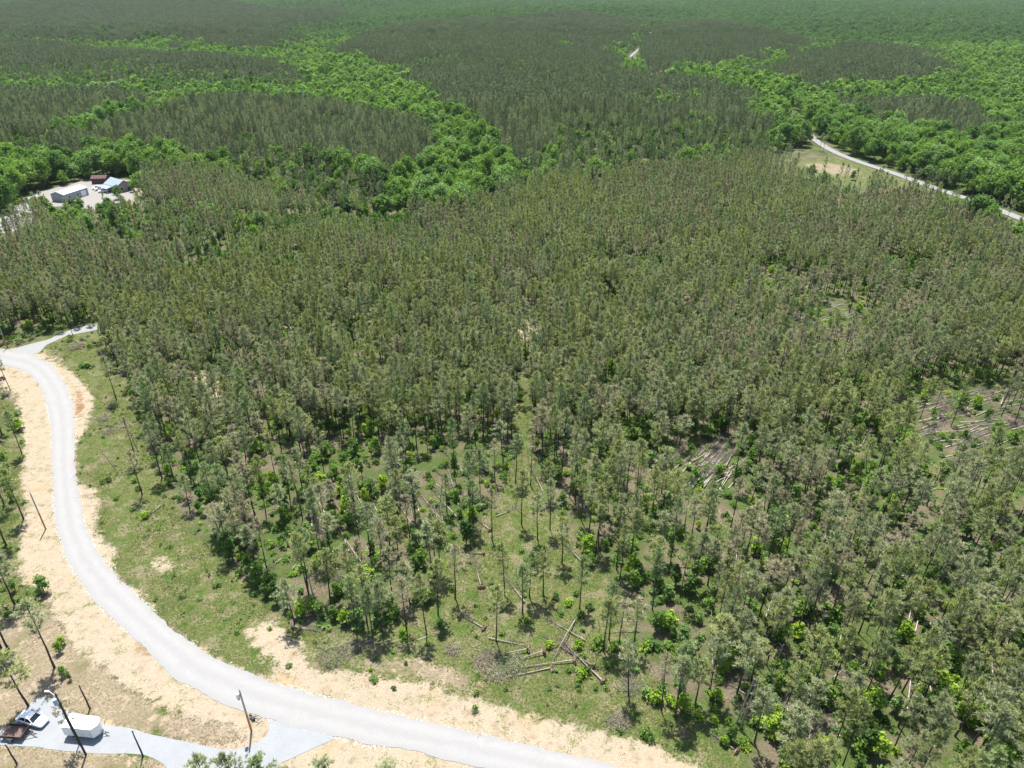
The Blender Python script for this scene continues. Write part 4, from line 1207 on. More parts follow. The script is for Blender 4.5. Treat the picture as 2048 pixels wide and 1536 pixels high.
def where(x, y):
    k = int(zone_of(np.array([x]), np.array([y]))[0])
    if k == 5: return 'in the open grass'
    if k == 4: return 'among the wind-thrown trunks'
    d = float(seg_dist(np.array([x]), np.array([y]), road_c[::8])[0])
    side = 'right' if x > lane_x(y) else 'left'
    if d < 26: return 'near the verge of the gravel road'
    if abs(x - lane_x(y)) < 11: return 'close beside the %s of the grassy lane' % side
    if y > 150: return 'deep in the wood %s of the lane' % side
    if x > 62: return 'under the pines at far right'
    if k in (3, 6): return 'in the storm-thinned wood %s of the lane' % side
    return 'under the pines %s of the lane' % side
def sap_labels(out):
    for e, look, x, y, h in out:
        e['label'] = '%s %s %s young tree growing %s' % ('tall' if h > 4.6 else 'small' if h < 2.8 else 'middling', 'spreading' if e.scale[0] > 1.05 else 'slim', BW[look], where(x, y))
ind, rest = split_nearest(SAPS, 4.5)
make_plants('young_tree', ind, sap_hi, 'young tree', 'young broadleaf trees in the pine wood', ('stem', 'crown'), sap_labels)
join_sap = [None] * 6
def whole(proto, nm):
    """trunk and crown of a prototype as one mesh"""
    m = MB()
    mats = list(proto[1].materials) + list(proto[2].materials)
    for q, me in enumerate((proto[1], proto[2])):
        V = np.empty(len(me.vertices) * 3)
        me.vertices.foreach_get('co', V)
        by = {}
        for p in me.polygons: by.setdefault(p.loop_total, []).append(p.vertices[:])
        base = m.n
        m.V.append(V.reshape(-1, 3))
        m.n += len(V) // 3
        for f in by.values(): m.F.append((np.array(f) + base, q))
    return m.mesh(nm, mats)
strew('young_tree_thicket', rest, [whole(p, 'young_tree_whole') for p in sap_hi], 'young broadleaf growth inside the pine wood')
def bush_labels(out):
    op = [o for o in out if 'open' in where(o[2], o[3])]
    for e, look, x, y, h in out:
        e['label'] = '%s %s %s bush growing %s' % ('knee-high' if h < .9 else 'waist-high' if h < 1.4 else 'tall', 'spreading' if e.scale[0] > 1.0 else 'compact', BW[look], where(x, y))
    if op: ordinal_labels([o[0] for o in op], 'low leafy bush in the open grass, %s nearest to the gravel road', [o[2] for o in op], [o[3] for o in op])
ind, rest = split_nearest(BUSHES, 1.5)
make_plants('bush', ind, bush_hi, 'bush', 'low bushes in the clearing and under the pines', ('stem', 'leaves'), bush_labels)
strew('shrubbery', rest, [whole(p, 'bush_whole') for p in bush_hi], 'low shrubs under the pines')
strew('weed_clumps', off_road(WEEDS), under, 'leafy weed clumps in the verge and clearing', .1)
strew('undergrowth', UND, under, 'green undergrowth on the floor of the wood', .1)

# grass, weeds and stones
X, Y = cells(44, 190, .85, 35)
k = zone_of(X, Y)
gr = np.zeros(len(X))
for p in GRASS[:4]: gr[inside(ground_poly(p), X, Y)] = 1
dr = np.zeros(len(X))
for p in DRY: dr[inside(ground_poly(p), X, Y)] = 1
for p in SAND: gr[inside(ground_poly(p), X, Y)] *= .06
for p in (road_poly, ground_poly(DRIVE), ground_poly(SIDE)):
    ii = inside(p, X, Y)
    gr[ii] = 0
    dr[ii] = 0
u = rs.uniform(size=len(X))
patch = vnoise(X, Y, 5, 97)
prob = gr * np.where(patch > .35, .9, .5) * np.clip(1.4 - Y / 260, .3, 1) + dr * .30
prob = np.maximum(prob, np.where(np.isin(k, [3, 4]), .18, 0))
m = u < prob
n = m.sum()
dryish = (dr[m] > .5) | (vnoise(X[m], Y[m], 3.5, 98) > .63)
weedy = vnoise(X[m], Y[m], 4.5, 99) > .62
idx = np.where(weedy & (rs.uniform(size=n) < .55) & (dr[m] < .5), 5 + rs.randint(0, 2, n), np.where(dryish & (rs.uniform(size=n) < .8), 3 + rs.randint(0, 2, n), rs.randint(0, 3, n)))
idx = np.where((rs.uniform(size=n) < .006) & (dr[m] < .5), 7, idx)
s = rs.uniform(.6, 1.3, n)
strew('grass', np.c_[X[m], Y[m], s * np.where(dr[m] > .5, .5, 1), s, idx], tufts, 'rough grass and weeds of the verge and clearing', .15)
SP_ = []
for line, sgn in ((up, 1), (dn, -1)):
    q = resample(line, 1800)
    dens = (vnoise(q[:, 0], q[:, 1], 9, 102) > .40) | (rs.uniform(size=len(q)) < .15)
    for rep in range(2):
        z_ = q[dens] + rs.normal(0, .30, (dens.sum(), 2))
        SP_.append(z_)
SP_ = np.concatenate(SP_)
n = len(SP_)
s = rs.uniform(.10, .34, n)
strew('roadside_gravel', np.c_[SP_, s, s, rs.randint(0, 4, n)], stones, 'loose stones along the edges of the gravel road', .5)
# ------------------------------------------------------------------ fallen and dead pines
M['log_pale'] = principled('bleached_log', (.36, .325, .285), .85, noise=2.5, var=.3, spec=.25, bump=.4)
def root_plate(r_, rad):
    m = MB()
    n = 11
    ang = np.linspace(0, 6.28, n, endpoint=False)
    V = [(-.30, 0, 0)]
    for a in ang: V.append((-.22 + r_.normal(0, .05), math.cos(a) * rad * r_.uniform(.45, .75), math.sin(a) * rad * r_.uniform(.45, .75)))
    for a in ang: V.append((r_.normal(.0, .08), math.cos(a) * rad * r_.uniform(.8, 1.2), math.sin(a) * rad * r_.uniform(.8, 1.2)))
    V.append((.32, 0, 0))
    F3, F4 = [], []
    for i in range(n):
        j = (i + 1) % n
        F3.append((0, 1 + j, 1 + i))
        F4.append((1 + i, 1 + j, 1 + n + j, 1 + n + i))
        F3.append((1 + n + i, 1 + n + j, 2 * n + 1))
    V = np.array(V)
    m.add(V, np.array(F3))
    m.F.append((np.array(F4), 0))
    for i in range(9):
        a = r_.uniform(0, 6.28)
        p = np.array([0, math.cos(a) * rad * .6, math.sin(a) * rad * .6])
        m.tube([p, p + np.array([r_.uniform(-.3, .1), math.cos(a) * .5, math.sin(a) * .5]) * r_.uniform(.5, 1.2)], [.05, .015], 3)
    V = None
    return m

def dead_branches(r_, L, lo, n, ln):
    m = MB()
    for i in range(n):
        x = L * r_.uniform(lo, .99)
        a = r_.uniform(0, 6.28)
        l = ln * r_.uniform(.4, 1.1) * (1.15 - .6 * (x / L - lo) / (1 - lo + 1e-6))
        d = np.array([r_.uniform(.3, .9), math.cos(a), math.sin(a) * .8 + .15])
        d /= np.linalg.norm(d)
        p = np.array([x, 0, .05])
        q = p + d * l
        q[2] = max(q[2], -.12)
        m.tube([p, (p + q) / 2 + np.array([0, 0, .08 * l]), q], [.028, .018, .007], 3, cap=False)
        for s in range(2):
            t0 = p + (q - p) * r_.uniform(.4, .9)
            m.tube([t0, t0 + (d + r_.normal(0, .6, 3)) * l * .3], [.012, .005], 3, cap=False)
    return m

def fallen(a, b, label, plate=True, mat='log', green=False, za=.22, zb=.12, arch=.0, rad=.105, branches=True, seed=0, group='wind-thrown pine trunks'):
    """a trunk lying from ground point a (root end) to b (tip)"""
    r_ = np.random.RandomState(seed + 900)
    d = np.array(b) - np.array(a)
    L = float(np.hypot(*d))
    z0 = float(hgt(*a))
    e = empty('fallen_pine', (a[0], a[1], z0 + za), math.atan2(d[1], d[0]), label, 'fallen tree', group)
    e.rotation_euler = (0, -math.atan2(zb - za, L), math.atan2(d[1], d[0]))
    m = MB()
    t = np.linspace(0, 1, 8)
    bow = r_.normal(0, .012) * L
    m.tube(np.c_[t * L, bow * np.sin(t * math.pi), arch * np.sin(t * math.pi)], np.interp(t, [0, .1, 1], [rad * 1.15, rad, rad * .28]), 6)
    obj('trunk', m.mesh('log_trunk', [M[mat]], True), e)
    if plate:
        obj('root_plate', root_plate(r_, r_.uniform(.55, .85)).mesh('log_roots', [M['rootsoil']]), e)
    if branches:
        bm_ = dead_branches(r_, L, .42, int(22 + L * 2.4), 1.7)
        mats = [M['dead_twig']]
        if green:
            global rng
            rng = r_
            P = []
            n = 380
            x = L * r_.uniform(.62, 1.0, n)
            ang = r_.uniform(0, 6.28, n)
            rr_ = r_.uniform(.15, 1.35, n)
            P = np.c_[x, np.cos(ang) * rr_, np.abs(np.sin(ang)) * rr_ * .7]
            D = r_.normal(0, .6, (n, 3)) + np.array([.7, 0, .3])
            D /= np.linalg.norm(D, axis=1)[:, None]
            bm_.blades(P, D, .5 * r_.uniform(.7, 1.3, n), np.full(n, .07), 1)
            mats.append(M['needle_grey'])
        obj('dead_branches', bm_.mesh('log_branches', mats), e)
    return e

LOGS = [  # root end, tip (photograph pixels on the ground), options, label
    ((822, 1275), (692, 1317), dict(), 'pale fallen pine in the verge pile, root plate beside the lime bush'),
    ((857, 1274), (741, 1318), dict(plate=False), 'nearest-to-road long thin trunk of the fallen pile on the verge'),
    ((785, 1280), (719, 1300), dict(plate=False, zb=.5), 'short pale trunk resting on top of the fallen pile on the verge'),
    ((743, 1282), (655, 1305), dict(plate=False, green=True), 'fallen pine of the verge pile pointing left with greenish top'),
    ((727, 1290), (655, 1334), dict(plate=False, green=True, zb=.3), 'fallen pine of the verge pile reaching furthest towards the sand'),
    ((731, 1284), (739, 1268), dict(plate=False, branches=False, rad=.12), 'stubby broken trunk piece standing off the verge pile'),
    ((963, 1176), (949, 1112), dict(), 'thin fallen pine with big red root plate in the grassy lane'),
    ((968, 1258), (920, 1229), dict(), 'fallen pine with pale root plate in mid clearing pointing left'),
    ((1050, 1206), (1003, 1142), dict(plate=False), 'long pale trunk lying across the clearing under the lone pines'),
    ((977, 1277), (1056, 1293), dict(plate=False), 'thin fallen trunk lying at the foot of the lone clearing pine'),
    ((1056, 1303), (958, 1317), dict(zb=.3, za=.7), 'upper of the four parallel fallen trunks lying by the road verge'),
    ((1088, 1307), (1002, 1331), dict(za=.7, green=True), 'second of the four parallel fallen trunks by the road verge'),
    ((1148, 1324), (1005, 1340), dict(green=True, za=.5), 'longest of the four parallel fallen trunks, red root plate at right'),
    ((1103, 1337), (983, 1361), dict(), 'lowest of the four parallel fallen trunks, nearest to the road'),
    ((1150, 1242), (1104, 1325), dict(plate=False, arch=.9), 'bowed pale trunk crossing the other logs in the lower clearing'),
    ((1206, 1364), (1118, 1275), dict(rad=.14), 'long fallen pine with clod of roots at the clearing edge'),
    ((1186, 1333), (1085, 1272), dict(mat='log_dark', rad=.135), 'dark fallen pine lying close beside the long pale one'),
    ((1170, 1282), (1082, 1232), dict(plate=False), 'straight pale trunk lying above the crossed logs in clearing'),
    ((1276, 1259), (1205, 1261), dict(plate=False, za=2.2, zb=2.0, branches=False), 'pale trunk hung up horizontally between standing clearing pines'),
    ((1271, 1311), (1243, 1257), dict(plate=False), 'curved pale fallen trunk at the foot of the three clearing pines'),
    ((1473, 1503), (1414, 1461), dict(rad=.12), 'pale fallen trunk on bare soil beside the lower road verge'),
    ((1425, 1344), (1416, 1246), dict(plate=False, zb=4.0), 'pale leaning dead trunk left of the lime young tree'),
    ((1493, 1392), (1454, 1366), dict(plate=False), 'short pale log right of the leaning dead trunks'),
    ((1634, 1497), (1650, 1417), dict(rad=.135), 'thick pale log in the fan of fallen trunks at lower right'),
    ((1679, 1475), (1663, 1390), dict(plate=False), 'right-hand long log of the fan of trunks at lower right'),
    ((1607, 1465), (1638, 1412), dict(plate=False), 'left-hand slanting log of the fan of trunks at lower right'),
    ((1656, 1494), (1659, 1420), dict(plate=False), 'straight upright-looking log inside the fan of fallen trunks'),
    ((1652, 1502), (1606, 1440), dict(plate=False, mat='log_dark'), 'dark log crossing under the fan of fallen trunks'),
    ((1618, 1480), (1632, 1420), dict(plate=False), 'thin pale log at the left inside the fan of trunks'),
    ((1667, 1356), (1726, 1303), dict(plate=False), 'pale log lying uphill among pines right of centre'),
    ((1700, 1352), (1745, 1322), dict(plate=False, arch=.6), 'short arched pale log beside the uphill log'),
    ((1585, 1415), (1555, 1370), dict(plate=False), 'thin pale fallen trunk between lime saplings at lower right'),
    ((1266, 1195), (1221, 1166), dict(), 'pale fallen trunk with root plate at the wood edge right of clearing'),
    ((1163, 1125), (1128, 1086), dict(plate=False), 'pale log pointing to a bright bush at the lane edge'),
    ((774, 1156), (734, 1170), dict(plate=False), 'pale log in the thinned wood left of the clearing'),
    ((735, 1166), (655, 1158), dict(plate=False), 'long pale log lying level in the thinned wood left'),
    ((750, 1175), (670, 1150), dict(plate=False), 'second long pale log in the thinned wood left'),
    ((740, 1178), (672, 1163), dict(plate=False, mat='log_dark'), 'darker log beside the two long pale ones at left'),
    ((843, 1202), (822, 1150), dict(), 'pale fallen pine with clod of roots in the thinned wood'),
    ((835, 1215), (800, 1190), dict(plate=False), 'short pale trunk behind the lower left thinned pines'),
    ((878, 1063), (866, 1012), dict(plate=False, zb=2.5), 'pale leaning trunk between thinned pines above the clearing'),
    ((893, 1083), (880, 1022), dict(plate=False, zb=3.0), 'second pale leaning trunk between thinned pines above clearing'),
    ((980, 1061), (950, 1035), dict(), 'fallen pine with red roots left side of the grassy lane'),
    ((992, 1034), (1040, 1016), dict(plate=False), 'pale log lying across the lane edge pointing right'),
    ((967, 1107), (935, 1105), dict(), 'short fallen trunk beside the dark cedar-like young tree'),
    ((583, 1254), (641, 1263), dict(plate=False), 'slim log on the verge below the bright green thicket'),
    ((565, 1118), (530, 1142), dict(plate=False), 'slanting pale log behind the bright green thicket'),
    ((585, 1140), (610, 1105), dict(plate=False), 'pale log at the wood edge left of thinned pines'),
    ((189, 687), (161, 679), dict(), 'short fallen log with roots beside the side track'),
    ((178, 701), (145, 696), dict(plate=False, green=True), 'brushy fallen top lying beside the side track'),
    ((192, 691), (150, 693), dict(plate=False), 'thin fallen log by the brush at the side track'),
    ((221, 746), (199, 706), dict(plate=False, zb=2.5), 'pale leaning trunk at the wood edge near the track'),
    ((254, 855), (197, 851), dict(plate=False), 'long log with brush lying from wood edge toward road'),
    ((205, 834), (230, 808), dict(plate=False, green=True), 'slanting fallen pine top on the upper verge'),
    ((202, 735), (175, 727), dict(plate=False), 'thin pale log in the grass of the upper verge'),
    ((302, 1027), (256, 1016), dict(plate=False), 'thin pale log lying in the middle verge grass'),
    ((322, 1012), (298, 1032), dict(plate=False), 'dark-tipped log at the wood edge of middle verge'),
    ((1086, 985), (1060, 930), dict(plate=False), 'thin log on bare soil in the upper lane'),
    ((1185, 985), (1215, 960), dict(plate=False), 'pale log on bare soil right of the lane'),
    ((1195, 1003), (1220, 962), dict(plate=False), 'second pale log on bare soil right of the lane'),
    ((5, 760), (8, 800), dict(), 'thin fallen pine at the far left road shoulder'),
    ((1720, 895), (1738, 868), dict(plate=False, zb=1.5), 'broken pale trunk propped up left of the big windthrow'),
]
for i, (a, b, kw, lab) in enumerate(LOGS):
    fallen(at(*a), at(*b), lab, seed=i, **kw)

# the windthrow patches: trunks laid one way by the storm
r5 = np.random.RandomState(55)
def patch(polypx, n, ang, lab, step):
    P = ground_poly(polypx)
    i = 0
    while i < n:
        x = r5.uniform(P[:, 0].min(), P[:, 0].max())
        y = r5.uniform(P[:, 1].min(), P[:, 1].max())
        if not inside(P, np.array([x]), np.array([y]))[0]: continue
        a = R(ang + r5.normal(0, 9))
        L = r5.uniform(8, 13)
        c, s = math.cos(a) * L, math.sin(a) * L
        fallen((x - c / 2, y - s / 2), (x + c / 2, y + s / 2), ('%s ' % ('long' if L > 11 else 'short' if L < 9.5 else 'middling')) + lab, rad=.10, plate=r5.rand() < .10, mat='log_pale' if r5.rand() < .8 else 'log_dark', seed=200 + step + i, zb=r5.uniform(.1, .6), branches=r5.rand() < .8)
        i += 1
patch([(1805, 812), (1900, 785), (2060, 772), (2060, 922), (1930, 920), (1845, 888)], 80, 22, 'pale trunk lying in the large patch of wind-thrown pines', 0)
patch([(1342, 912), (1420, 888), (1488, 897), (1480, 955), (1400, 978), (1342, 965)], 40, 48, 'pale trunk lying in the small windthrow patch right of centre', 100)
patch([(1570, 640), (1640, 605), (1700, 600), (1715, 640), (1640, 662)], 22, 30, 'pale trunk lying in the farther windthrow patch', 200)
patch([(1580, 545), (1690, 545), (1700, 580), (1590, 590)], 16, 20, 'pale trunk in the farthest windthrow patch', 300)
patch([(1480, 1000), (1640, 1000), (1900, 1150), (2040, 1300), (2040, 1400), (1700, 1400), (1450, 1200)], 30, 60, 'pale trunk fallen among the pines on the right', 400)
patch([(600, 960), (900, 900), (960, 960), (860, 1080), (640, 1140)], 24, 120, 'pale trunk fallen among the thinned pines left of the lane', 500)

def brush(px, py, size, label, seed):
    """a heap of broken tops and twigs, some still green"""
    r_ = np.random.RandomState(seed)
    global rng
    rng = r_
    x, y = at(px, py)
    e = empty('brush_pile', (x, y, float(hgt(x, y))), r_.uniform(0, 6.28), label, 'brush pile', 'brush piles of broken pine tops')
    m = MB()
    for i in range(int(46 * size)):
        c = r_.normal(0, .55 * size, 2)
        a = r_.uniform(0, 6.28)
        l = r_.uniform(.8, 2.6)
        z = abs(r_.normal(.15, .22)) + .04
        d = np.array([math.cos(a), math.sin(a), r_.uniform(-.12, .22)]) * l
        pp = np.array([c[0], c[1], z])
        m.tube([pp - d / 2, pp + np.array([0, 0, .05]), pp + d / 2], [.04, .03, .01], 3, cap=False)
    obj('broken_branches', m.mesh('brush_branches', [M['dead_twig']]), e)
    m = MB()
    n = int(420 * size)
    P = np.c_[r_.normal(0, .75 * size, (n, 2)), np.abs(r_.normal(.25, .25, n))]
    D = r_.normal(0, .7, (n, 3)) + np.array([.4, 0, .2])
    D /= np.linalg.norm(D, axis=1)[:, None]
    m.blades(P, D, .5 * r_.uniform(.6, 1.3, n), np.full(n, .06))
    obj('needles', m.mesh('brush_needles', [M['needle_grey'] if seed % 2 else M['needle_brown']]), e)
    return e
for i, (bx, by, bs_, lab) in enumerate([((665), 1312, 2.2, 'large grey brush heap at the left end of the verge logs'), (700, 1300, 1.6, 'brush heap between the trunks of the verge pile'), (975, 1322, 1.8, 'grey brush heap at the left ends of the parallel trunks'), (1000, 1345, 1.5, 'brush heap in front of the lowest parallel trunk'), (905, 1300, 1.1, 'small twiggy heap under the dark young tree in the clearing'), (730, 1160, 1.8, 'brush heap around the long logs in the thinned wood'), (640, 1150, 1.6, 'brownish brush heap at the wood edge left of the thinned logs'), (1640, 1455, 1.8, 'brush heap inside the fan of trunks at lower right'), (1235, 1440, 1.2, 'thin dead brush at the edge of the sandy verge'), (1265, 1372, 1.3, 'brown brush heap right of the clearing logs'), (150, 695, 2.4, 'grey brush heap beside the side track'), (205, 840, 1.5, 'brush heap on the upper verge by the wood edge'), (215, 865, 1.2, 'dark brush heap below the verge log'), (790, 930, 2.2, 'brown fallen top among the pines left of the lane'), (1480, 860, 2.4, 'brown brush heap above the small windthrow patch'), (1420, 930, 2.0, 'brush heap within the small windthrow patch'), (1900, 820, 2.2, 'brush heap within the large windthrow patch'), (1960, 880, 2.2, 'lower brush heap within the large windthrow patch'), (1700, 1355, 1.6, 'brush heap beside the uphill log on the right'), (1580, 1420, 1.6, 'brush heap between the lime young trees at lower right')]):
    brush(bx, by, bs_, lab, 800 + i)

def snag(px, py, tip, label, mat='log', name='dead_trunk', rad=.13, stubs=8, group=None, cat='dead tree', seed=0):
    """a standing dead trunk; tip = (pixel of its top) measured at the same distance"""
    x, y = at(px, py)
    r_ = np.random.RandomState(700 + seed)
    H, dx = tip
    e = empty(name, (x, y, float(hgt(x, y)) - .2), 0, label, cat, group)
    m = MB()
    t = np.linspace(0, 1, 6)
    m.tube(np.c_[dx * t, r_.normal(0, .02, 6), t * H], np.interp(t, [0, 1], [rad, rad * .55]), 7)
    if stubs:
        for i in range(stubs):
            f = r_.uniform(.4, .98)
            a = r_.uniform(0, 6.28)
            p = np.array([dx * f, 0, H * f])
            m.tube([p, p + np.array([math.cos(a), math.sin(a), .3]) * r_.uniform(.3, .9)], [.03, .012], 3)
    obj('trunk', m.mesh('snag_trunk', [M[mat]], False), e)
    return e
snag(1625, 1297, (9, .2), 'pale bare dead trunk standing among pines at right', seed=1)
snag(1480, 1455, (11.5, .8), 'tall pale dead trunk leaning by the lower verge logs', seed=2)
snag(1471, 1450, (10.5, 1.0), 'second pale dead trunk leaning by the lower verge logs', seed=3)
snag(631, 1210, (8.5, -.3), 'pale bare dead trunk at the wood edge left of thinned pines', seed=4)
snag(1646, 1185, (8, .4), 'pale dead trunk standing right of centre between olive pines', seed=5)
snag(1990, 1400, (7, -.2), 'pale bare dead trunk near the right edge of the wood', seed=6)
snag(180, 1417, (5.6, 0), 'dark branchless trunk standing behind the white trailer', 'bark', stubs=2, rad=.14, seed=7)
snag(286, 1512, (5.9, 0), 'dark branchless trunk standing at the driveway edge', 'bark', stubs=3, rad=.13, seed=8)
snag(33, 1527, (4.6, 0), 'dark branchless trunk in front of the brown utility trailer', 'bark', stubs=1, rad=.13, seed=9)

# ------------------------------------------------------------------ utility poles
M['pole_grey'] = principled('pole_wood_grey', (.40, .36, .32), .85, noise=4, var=.3)
M['pole_brown'] = principled('pole_wood_brown', (.42, .20, .085), .8, noise=4, var=.3)
M['white_metal'] = principled('white_painted_metal', (.78, .79, .80), .35)
M['dark_metal'] = principled('dark_metal', (.035, .035, .04), .5, .3)
M['steel_grey'] = principled('galvanised_steel', (.42, .44, .46), .4, .7)
M['blue_steel'] = principled('blue_grey_enamel', (.34, .44, .55), .4)
M['rubber'] = principled('tyre_rubber', (.022, .022, .024), .8)
M['porcelain'] = principled('brown_insulator', (.20, .09, .05), .3)
i = 0
for (px_, py_), n_, lab in (((1500, 1380), 5, 'pale leaning dead trunk among young green trees at lower right'), ((1700, 1280), 4, 'pale leaning dead trunk among the pines of the right side'), ((1250, 1010), 4, 'pale leaning dead trunk at the right of the grassy lane'), ((880, 1010), 5, 'pale leaning dead trunk in the thinned wood left of the lane'), ((1680, 930), 4, 'pale leaning dead trunk left of the large windthrow'), ((300, 930), 3, 'pale leaning dead trunk at the wood edge above the verge')):
    for q_ in range(n_):
        i += 1
        snag(px_ + r5.normal(0, 45), py_ + r5.normal(0, 28), (r5.uniform(6, 11), r5.uniform(-2.5, 2.5)), lab, 'log', 'dead_trunk', .10, 9, 'leaning dead trunks', 'dead tree', 40 + i)
def wooden_pole(px, py, H, label, parts, low='pole_brown'):
    x, y = at(px, py)
    e = empty('utility_pole', (x, y, float(hgt(x, y)) - .1), 0, label, 'utility pole', 'utility poles along the road')
    for nm, mat, z0, z1, r0, r1 in (('lower_pole', low, 0, H * .45, .155, .14), ('upper_pole', 'pole_grey' if low == 'pole_brown' else low, H * .45, H, .14, .11)):
        m = MB()
        m.tube([(0, 0, z0), (0, 0, (z0 + z1) / 2), (0, 0, z1)], [r0, (r0 + r1) / 2, r1], 12)
        obj(nm, m.mesh(nm, [M[mat]], False), e)
    if 'lamp' in parts:
        m = MB()
        m.tube([(-.12, 0, H - 1.3), (-.38, 0, H - 1.2)], .04, 8)
        obj('bracket', m.mesh('bracket', [M['steel_grey']]), e)
        m = MB()
        m.tube([(-.42, 0, H - 1.75), (-.42, 0, H - 1.68), (-.42, 0, H - .75), (-.42, 0, H - .68)], [.20, .25, .25, .18], 14)
        t = obj('transformer', m.mesh('transformer', [M['white_metal']], False), e)
        m = MB()
        m.tube([(-.42, 0, H - .70), (-.42, 0, H - .42)], [.05, .035], 8)
        obj('bushing', m.mesh('bushing', [M['porcelain']]), t)
        m = MB()
        m.tube([(-.42, 0, H - 2.05), (-.42, 0, H - 1.76)], [.12, .21], 10)
        obj('dark_cap', m.mesh('dark_cap', [M['dark_metal']]), e)
    if 'pin' in parts:
        m = MB()
        m.tube([(0, 0, H), (0, 0, H + .18), (0, 0, H + .3)], [.03, .05, .03], 8)
        obj('insulator', m.mesh('insulator', [M['porcelain']]), e)
    if 'arm' in parts:
        m = MB()
        m.tube([(-.1, 0, H - .5), (-.7, .15, H + .1), (-1.0, .2, H + .15)], .045, 8)
        obj('lamp_arm', m.mesh('lamp_arm', [M['white_metal']]), e)
        m = MB()
        m.box((-1.15, .22, H + .14), (.55, .22, .13))
        h = obj('lamp_head', m.mesh('lamp_head', [M['white_metal']]), e)
        m = MB()
        m.box((-1.18, .22, H + .06), (.36, .16, .03))
        obj('lens', m.mesh('lens', [M['steel_grey']]), h)
        m = MB()
        m.tube([(-.05, -.42, H - 1.75), (-.05, -.42, H - 1.68), (-.05, -.42, H - .65), (-.05, -.42, H - .58)], [.20, .27, .27, .2], 14)
        obj('transformer', m.mesh('transformer_grey', [M['blue_steel']]), e)
    return e
wooden_pole(503, 1462, 9.3, 'brown and grey utility pole with white transformer at the driveway corner', 'lamp pin')
wooden_pole(91, 1057, 9.1, 'plain brown utility pole on the sandy shoulder left of road', 'pin')
wooden_pole(15, 695, 9.5, 'utility pole beside the road at the far left bend', 'pin')
wooden_pole(172, 1510, 13.6, 'tallest dark utility pole with lamp arm in front of the white trailer', 'arm', 'bark')
x, y = at(164, 1497)
row = np.array([[x - .7, y + .6, 9.2 / 12.6, .75, 8]])
make_plants('pine_tree', row, pine_hi, 'pine tree', 'pines standing in and around the wood', ('trunk', 'crown'), lambda o: o[0][0].__setitem__('label', 'thin sparse pine beside the tall pole and white trailer'))

# ------------------------------------------------------------------ vehicles and trailers
M['white_paint'] = principled('white_paint', (.80, .81, .82), .3)
M['rust_floor'] = principled('rusty_brown_boards', (.135, .085, .066), .85, noise=3, var=.35)
M['dark_brown'] = principled('dark_brown_steel', (.050, .036, .030), .6, noise=3, var=.4)
M['glass'] = principled('dark_glass', (.015, .02, .025), .08)
M['red_lens'] = principled('red_lens', (.45, .02, .02), .3)
M['clear_lens'] = principled('clear_lens', (.7, .72, .74), .15)
M['trim'] = principled('aluminium_trim', (.55, .56, .58), .35, .6)

def wheel(parent, x, y, r, wdt, name='wheel'):
    m = MB()
    m.tube([(x, y - wdt / 2, r), (x, y - wdt * .4, r), (x, y + wdt * .4, r), (x, y + wdt / 2, r)], [r * .88, r, r, r * .88], 18)
    wh = obj(name, m.mesh('wheel', [M['rubber']]), parent)
    m = MB()
    s = 1 if y > 0 else -1
    m.tube([(x, y + s * wdt * .3, r), (x, y + s * (wdt * .5 + .015), r)], [r * .6, r * .52], 14)
    obj('rim', m.mesh('rim', [M['steel_grey']]), wh)
    return wh

def piece(name, parent, mat, fn, smooth=False):
    m = MB()
    fn(m)
    return obj(name, m.mesh(name, [M[mat] if isinstance(mat, str) else mat], smooth), parent)

def frame_from(pa, pb, za):
    a, b = np.array(at(*pa, za)), np.array(at(*pb, za))
    return a, b, math.atan2(b[1] - a[1], b[0] - a[0]), float(np.hypot(*(b - a)))

# white enclosed cargo trailer: local +x towards its nose, near side is -y
a, b, ang, L = frame_from((121, 1454), (180, 1460), 2.45)
W = 2.05
ctr = (a + b) / 2 + np.array([-math.sin(ang), math.cos(ang)]) * W / 2
tr = empty('cargo_trailer', (ctr[0], ctr[1], .03), ang, 'white enclosed cargo trailer parked on the grey gravel driveway', 'trailer')
L = max(4.2, min(L, 5.0))
hl = L / 2
piece('body', tr, 'white_paint', lambda m: m.prism([(-hl, -W / 2), (hl, -W / 2), (hl + .55, -.25), (hl + .55, .25), (hl, W / 2), (-hl, W / 2)], .55, 2.38))
piece('roof', tr, 'white_paint', lambda m: m.prism([(-hl - .03, -W / 2 - .03), (hl + .02, -W / 2 - .03), (hl + .59, -.27), (hl + .59, .27), (hl + .02, W / 2 + .03), (-hl - .03, W / 2 + .03)], 2.383, 2.46))
for s in (-1, 1):
    piece('side_rail', tr, 'trim', lambda m: m.box((0, s * (W / 2 + .012), .62), (L, .02, .14)))
    piece('fender', tr, 'trim', lambda m: m.prism([(-1.05, 0), (-.85, .34), (.85, .34), (1.05, 0), (.95, 0), (.8, .26), (-.8, .26), (-.95, 0)], 0, .22))
    fo = tr.children[-1]
    fo.rotation_euler = (R(90), 0, 0)
    fo.location = (-.2, s * (W / 2 + .11) + .11, .52)
    for xx in (-.62, .22): wheel(tr, xx, s * (W / 2 + .08), .34, .2)
    dr_ = piece('rear_door', tr, 'white_paint', lambda m: m.box((-hl - .02, s * W / 4, 1.45), (.035, W / 2 - .06, 1.66)))
    piece('latch', dr_, 'steel_grey', lambda m: m.tube([(-hl - .06, s * .12, .75), (-hl - .06, s * .12, 2.15)], .02, 6))
    for xx in np.linspace(-hl + .3, hl - .3, 8): piece('side_seam', tr, 'trim', lambda m: m.box((xx, s * (W / 2 + .006), 1.5), (.03, .012, 1.68)))
    piece('tail_light', tr, 'red_lens', lambda m: m.box((-hl - .02, s * (W / 2 - .1), .6), (.03, .14, .07)))
    piece('tongue_beam', tr, 'dark_metal', lambda m: m.tube([(hl - .2, s * .62, .5), (hl + 1.35, 0, .5)], .05, 6))
